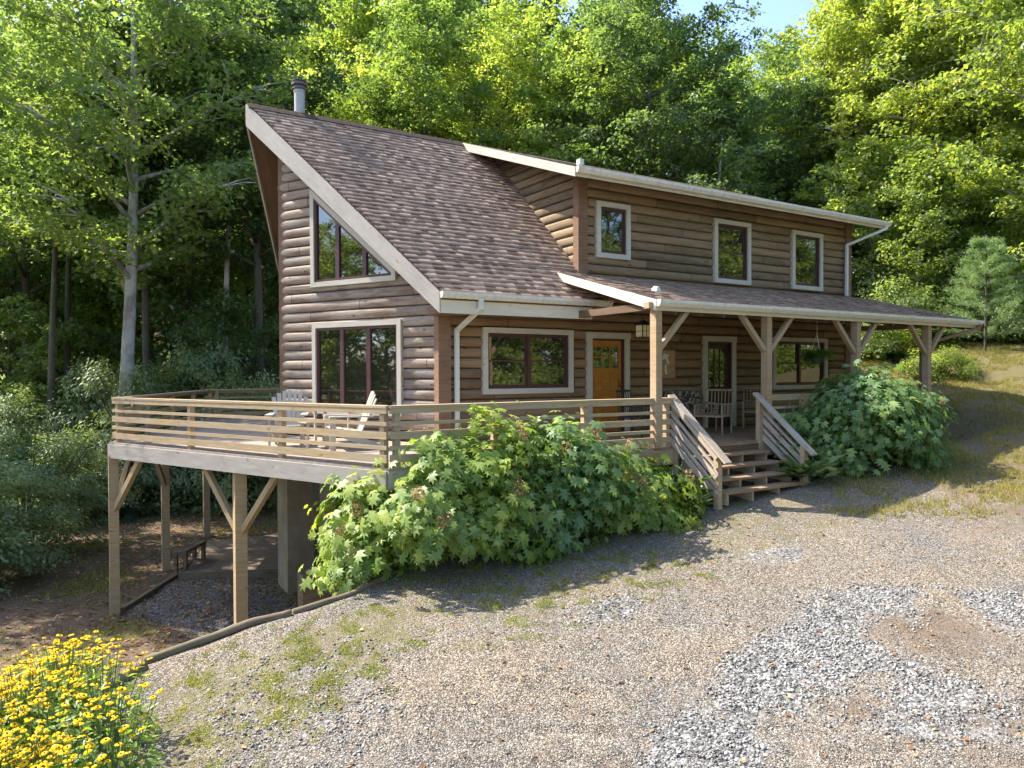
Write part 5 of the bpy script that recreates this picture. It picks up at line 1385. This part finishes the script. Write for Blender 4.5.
def stick_chair(name, width, cushion, mat, label, loc, rz, cat='chair'):
    root = thing(name, label, cat, loc, rz); w = width/2
    b = MB(); b.box(-w, w, -.27, .25, .36, .40); b.build('seat', mat, root, bevel=.01)
    b = MB(); n = int(width/.075)
    for i in range(n+1): x = -w+width*i/n; b.tube([(x, .26, .38), (x*1.02, .33, .92)], .010, 6)
    b.tube([(-w, .335, .92), (w, .335, .92)], .022, 8); b.tube([(-w, .30, .62), (w, .30, .62)], .013, 8); b.build('backrest', mat, root)
    for s in (-1, 1):
        b = MB(); b.tube([(s*w, -.28, .60), (s*w, .30, .63)], .020, 8)
        for k in range(6): y = -.22+k*.085; b.tube([(s*w, y, .38), (s*w, y, .61)], .008, 5)
        b.build('armrest', mat, root)
        b = MB(); b.tube([(s*w, -.26, 0), (s*w, -.27, .61)], .02, 8); b.build('leg', mat, root)
        b = MB(); b.tube([(s*w, .26, 0), (s*w, .27, .40)], .02, 8); b.build('leg', mat, root)
    if cushion:
        b = MB(); b.box(-w+.03, w-.03, -.26, .2, .405, .50); b.build('cushion', MAT['fabric'], root, bevel=.035)
        k = 2 if width > 1 else 1
        for i in range(k):
            c = 0 if k == 1 else (-w/2+.02 if i == 0 else w/2-.02); b = MB()
            b.hexa([(c-.24, .10, .51), (c+.24, .10, .51), (c+.24, .22, .51), (c-.24, .22, .51), (c-.22, .17, .88), (c+.22, .17, .88), (c+.22, .27, .88), (c-.22, .27, .88)]); b.build('back_cushion', MAT['fabric'], root, bevel=.04)
    return root
def onfront(px, py, y):                   # picture point met with the plane y = const
    d = ray(px, py); t = (y-CAM[1])/d[1]; p = CAM+d*t; return float(p[0]), float(p[2])
xx = onfront(697, 400, -.55)[0]
stick_chair('wicker_loveseat', 1.15, True, MAT['wicker'], 'wicker loveseat with floral cushions between the front post and the dark door', (xx-.25, -.55, .003), .0, 'loveseat')
stick_chair('wicker_armchair', .6, False, MAT['wicker'], 'stick armchair on the porch left of the dark door, in front of the loveseat', (onfront(713, 400, -1.35)[0], -1.35, .003), -1.2)
stick_chair('wicker_armchair', .6, False, MAT['wicker'], 'stick armchair on the porch right of the dark door behind the right stair rail', (onfront(757, 400, -.75)[0]+.0, -.75, .003), -.9)
stick_chair('metal_chair', .5, False, MAT['blacklace'], 'black lattice chair behind the rail between wooden door and front post', (onfront(637, 410, -.8)[0], -.8, .003), .3)
# porch lantern
lx = onfront(641, 340, -1.5); 
lan = thing('hanging_lantern', 'square lantern with cream glass hanging beside the front porch post', 'lantern', (lx[0]+.05, -1.5, 1.98), scale=.78)
b = MB(); b.box(-.125, .125, -.125, .125, .03, .31); b.build('lamp_glass', MAT['lampglass'], lan)
b = MB()
for sx in (-1, 1):
    for sy in (-1, 1): b.box(sx*.13-.01, sx*.13+.01, sy*.13-.01, sy*.13+.01, .0, .34)
for sx in (-1, 1): b.box(sx*.131-.004, sx*.131+.004, -.12, .12, .16, .172); b.box(-.12, .12, sx*.131-.004, sx*.131+.004, .16, .172); b.box(-.006, .006, sx*.132-.004, sx*.132+.004, .02, .32)
b.box(-.14, .14, -.14, .14, -.012, .0); b.hexa([(-.16, -.16, .34), (.16, -.16, .34), (.16, .16, .34), (-.16, .16, .34), (-.03, -.03, .44), (.03, -.03, .44), (.03, .03, .44), (-.03, .03, .44)])
b.build('lantern_frame', MAT['darkmetal'], lan)
b = MB(); b.tube([(0, 0, .44), (0, 0, 1.1)], .006, 6); b.build('chain', MAT['darkmetal'], lan)
# wall plaque: tan board with a pale leafy tree emblem
x0_, z1_ = onfront(656, 350, -.1); x1_, z0_ = onfront(675.5, 378, -.1)
pl = thing('wall_plaque', 'tan wooden plaque with a pale spreading tree motif on the log wall', 'plaque', ((x0_+x1_)/2, -.07, (z0_+z1_)/2))
w, h = (x1_-x0_)/2, (z1_-z0_)/2; b = MB(); b.box(-w, w, -.02, .02, -h, h); b.build('board', MAT['sign'], pl, bevel=.004)
b = MB(); rs = random.Random(2)
b.bar((0.02, -.026, -h*.75), (0, -.026, 0), .006, .035, up=(1, 0, 0)); 
def disc(b, cx_, cz_, rx_, rz_, y): b.poly([(cx_+rx_*math.cos(a), y, cz_+rz_*math.sin(a)) for a in [2*PI*k/12 for k in range(12)]])
for k in range(26):
    a = rs.random()*PI; r = .35+.65*rs.random()**.5
    disc(b, -.02+w*.66*r*math.cos(a), .02+h*.62*r*math.sin(a), .035, .03, -.0255-.0002*k)
for k in range(5): disc(b, -.02+rs.uniform(-.02, .02), -h*.2-k*.035, .018, .02, -.0265-.0002*k)
b.build('motif', MAT['motif'], pl)
# hanging ferns
def fern(label, x, y, ztop, s, zc):
    root = thing('hanging_fern', label, 'fern', (x, y, zc)); rg = np.random.default_rng(int(x*10)); n = 120
    V = []; Fc = []; LVv = []; off = 0
    for k in range(n):
        az = rg.random()*6.28; L = rg.uniform(.28, .46)*s; up = rg.uniform(.1, 1.1); m = 9
        p = np.array([0, 0, .03]); d = np.array([math.cos(az), math.sin(az), up]); pts = []
        for j in range(m): pts.append(p.copy()); p = p+d/np.linalg.norm(d)*L/m; d[2] -= .19
        pts = np.array(pts); rollv = np.repeat(np.cross(d/np.linalg.norm(d), [0, 0, 1])[None], m, 0)
        for sg in (1, -1):
            v, f = leaves(pts, np.tile([0, 0, 1.], (m, 1))+rg.normal(size=(m, 3))*.2, np.full(m, .10*s)*np.linspace(1, .45, m), DIA, DIAF, roll=rollv*sg+d*.3)
            V.append(v); Fc.append(f+off); off += len(v); LVv.append(np.full(len(v), rg.random()))
    link('fronds', np_mesh('fronds', np.concatenate(V), np.concatenate(Fc), MAT['leaf_fern'], np.concatenate(LVv)), root)
    b = MB(); b.lathe([(0, -.15), (.08, -.15), (.12, .0), (.11, .0), (.0, -.02)], n=18); b.build('pot', MAT['potbrown'], root)
    b = MB()
    for k in range(3): a = 2*PI*k/3; b.tube([(.14*math.cos(a), .14*math.sin(a), .03), (0, 0, min(.5, ztop-zc-.05))], .004, 4)
    b.tube([(0, 0, min(.5, ztop-zc-.05)), (0, 0, ztop-zc)], .004, 4); b.build('hanger', MAT['white'], root)
fx, fz = onfront(817, 357, -2.5); fern('bright hanging fern in a dark pot before the right porch window', fx, -2.5, 2.55, 1.0, fz)
fx, fz = onfront(896, 358, -1.2); fern('shaded hanging fern between the last two porch posts', fx, -1.2, 2.85, 1.0, fz)

# bench under the deck, timber edging, retaining wall, slab
bx, by = on_z(186, 575, -3.33)
bench = thing('log_bench', 'small weathered wooden bench on the low ground under the deck', 'bench', (bx+.15, by+.4, hz(bx+.15, by+.4)), 1.0)
b = MB(); b.box(-.55, .55, -.16, -.005, .55, .60); b.box(-.55, .55, .005, .16, .55, .60); b.build('seat', MAT['timber'], bench, bevel=.005)
for s in (-.48, .48):
    for sy in (-.11, .11): b = MB(); b.box(s-.04, s+.04, sy-.04, sy+.04, -.05, .55); b.build('leg', MAT['timber'], bench)
sl_ = [Vector((*p, -3.33)) for p in SLAB]; b = MB()
zt = -3.2
b.hexa([Vector((p.x, p.y, -3.6)) for p in sl_]+[Vector((p.x, p.y, zt)) for p in sl_]); ps = b.build('terrace_slab', simple('slabm', (.24, .185, .14), .95, nscale=5, var=.5)); tag(ps, 'packed earth terrace boxed in timber under the deck', 'terrace')
for (i, j, lab) in ((0, 3, 'front timber step edging the terrace under the deck'), (0, 1, 'side timber edging the terrace next to the bench')):
    b = MB(); b.bar(Vector((sl_[i].x, sl_[i].y, zt-.07)), Vector((sl_[j].x, sl_[j].y, zt-.07)), .13, .18); tag(b.build('edging_timber', MAT['timber'], bevel=.01), lab, 'timber')
pp = [on_z(122, 612, -3.35), on_z(202, 561, -3.35)]
b = MB(); b.bar((pp[0][0], pp[0][1], hz(*pp[0])+.03), (pp[1][0], pp[1][1], hz(*pp[1])+.03), .10, .12); tag(b.build('edging_timber', MAT['timber'], bevel=.01), 'thin timber edging the gravel bed beside the outermost deck posts', 'timber')
# landscape timbers along the drive
def logpole(pts, r, label):
    P = []
    for (x, y) in pts: P.append((x, y, hz(x+.25, y-.25)+.01))
    Q = []
    for i in range(len(P)-1):
        for k in range(5): f = k/5; Q.append(Vector(P[i]).lerp(Vector(P[i+1]), f)+Vector((0, 0, random.uniform(-.004, .004))))
    Q.append(Vector(P[-1])); b = MB(); b.tube(Q, [r*random.uniform(.96, 1.04) for _ in Q], 10)
    tag(b.build('landscape_timber', MAT['timber'], smooth=True), label, 'timber', 'timbers edging the driveway')
logpole([on_u(396, 572), on_u(352, 594), on_u(293, 614)], .042, 'thin round timber edging the drive between hydrangea and retaining wall')
logpole([on_u(291, 615), on_u(247, 628), on_u(212, 640), on_u(144, 663)], .05, 'long round timber edging the drive below the middle deck post')
logpole([on_u(143, 668), on_u(104, 692), on_u(60, 735)], .085, 'thick short timber running from the drive edge into the yellow flowers')
rx_, ry_ = at(301, 12.0); b = MB(); b.hexa([(rx_, ry_, -3.5), (rx_+3.2, ry_-.2, -3.5), (rx_+3.2, ry_+.1, -3.5), (rx_, ry_+.3, -3.5), (rx_, ry_, -1.98), (rx_+3.2, ry_-.2, -1.88), (rx_+3.2, ry_+.1, -1.88), (rx_, ry_+.3, -1.98)])
tag(b.build('retaining_wall', MAT['timber'], bevel=.01), 'low dark timber retaining wall poking out beneath the left hydrangea', 'wall')

# ------------------------------------------------------------------ light
SD = Vector((-.39, .54, .74)).normalized()                      # towards the sun
sl = bpy.data.lights.new('sun', 'SUN'); sl.energy = 3.5; sl.angle = math.radians(.53); sl.color = (1, .93, .80)
so = bpy.data.objects.new('sun', sl); COL.objects.link(so); so.rotation_euler = SD.to_track_quat('Z', 'Y').to_euler()
w = bpy.data.worlds.new('World'); sc.world = w; w.use_nodes = True; nt = w.node_tree; nt.nodes.clear()
ow = nt.nodes.new('ShaderNodeOutputWorld'); bg = nt.nodes.new('ShaderNodeBackground'); sk = nt.nodes.new('ShaderNodeTexSky')
sk.sky_type = 'NISHITA'; sk.sun_disc = False; sk.sun_elevation = math.asin(SD.z); sk.sun_rotation = math.atan2(SD.x, SD.y)
sk.air_density = .8; sk.dust_density = 2.2; sk.ozone_density = 1.2; sk.altitude = 700
bg.inputs[1].default_value = .15; nt.links.new(sk.outputs[0], bg.inputs[0]); nt.links.new(bg.outputs[0], ow.inputs[0])
vs = sc.view_settings; vs.view_transform = 'Standard'; vs.look = 'None'; vs.exposure = 1.82; vs.gamma = 1; vs.use_curve_mapping = False
sc.cycles.max_bounces = 7; sc.cycles.diffuse_bounces = 4; sc.cycles.transmission_bounces = 4; sc.cycles.transparent_max_bounces = 4
sc.cycles.use_adaptive_sampling = True; sc.cycles.adaptive_threshold = .02; sc.cycles.use_denoising = True
sc.cycles.sample_clamp_indirect = 6
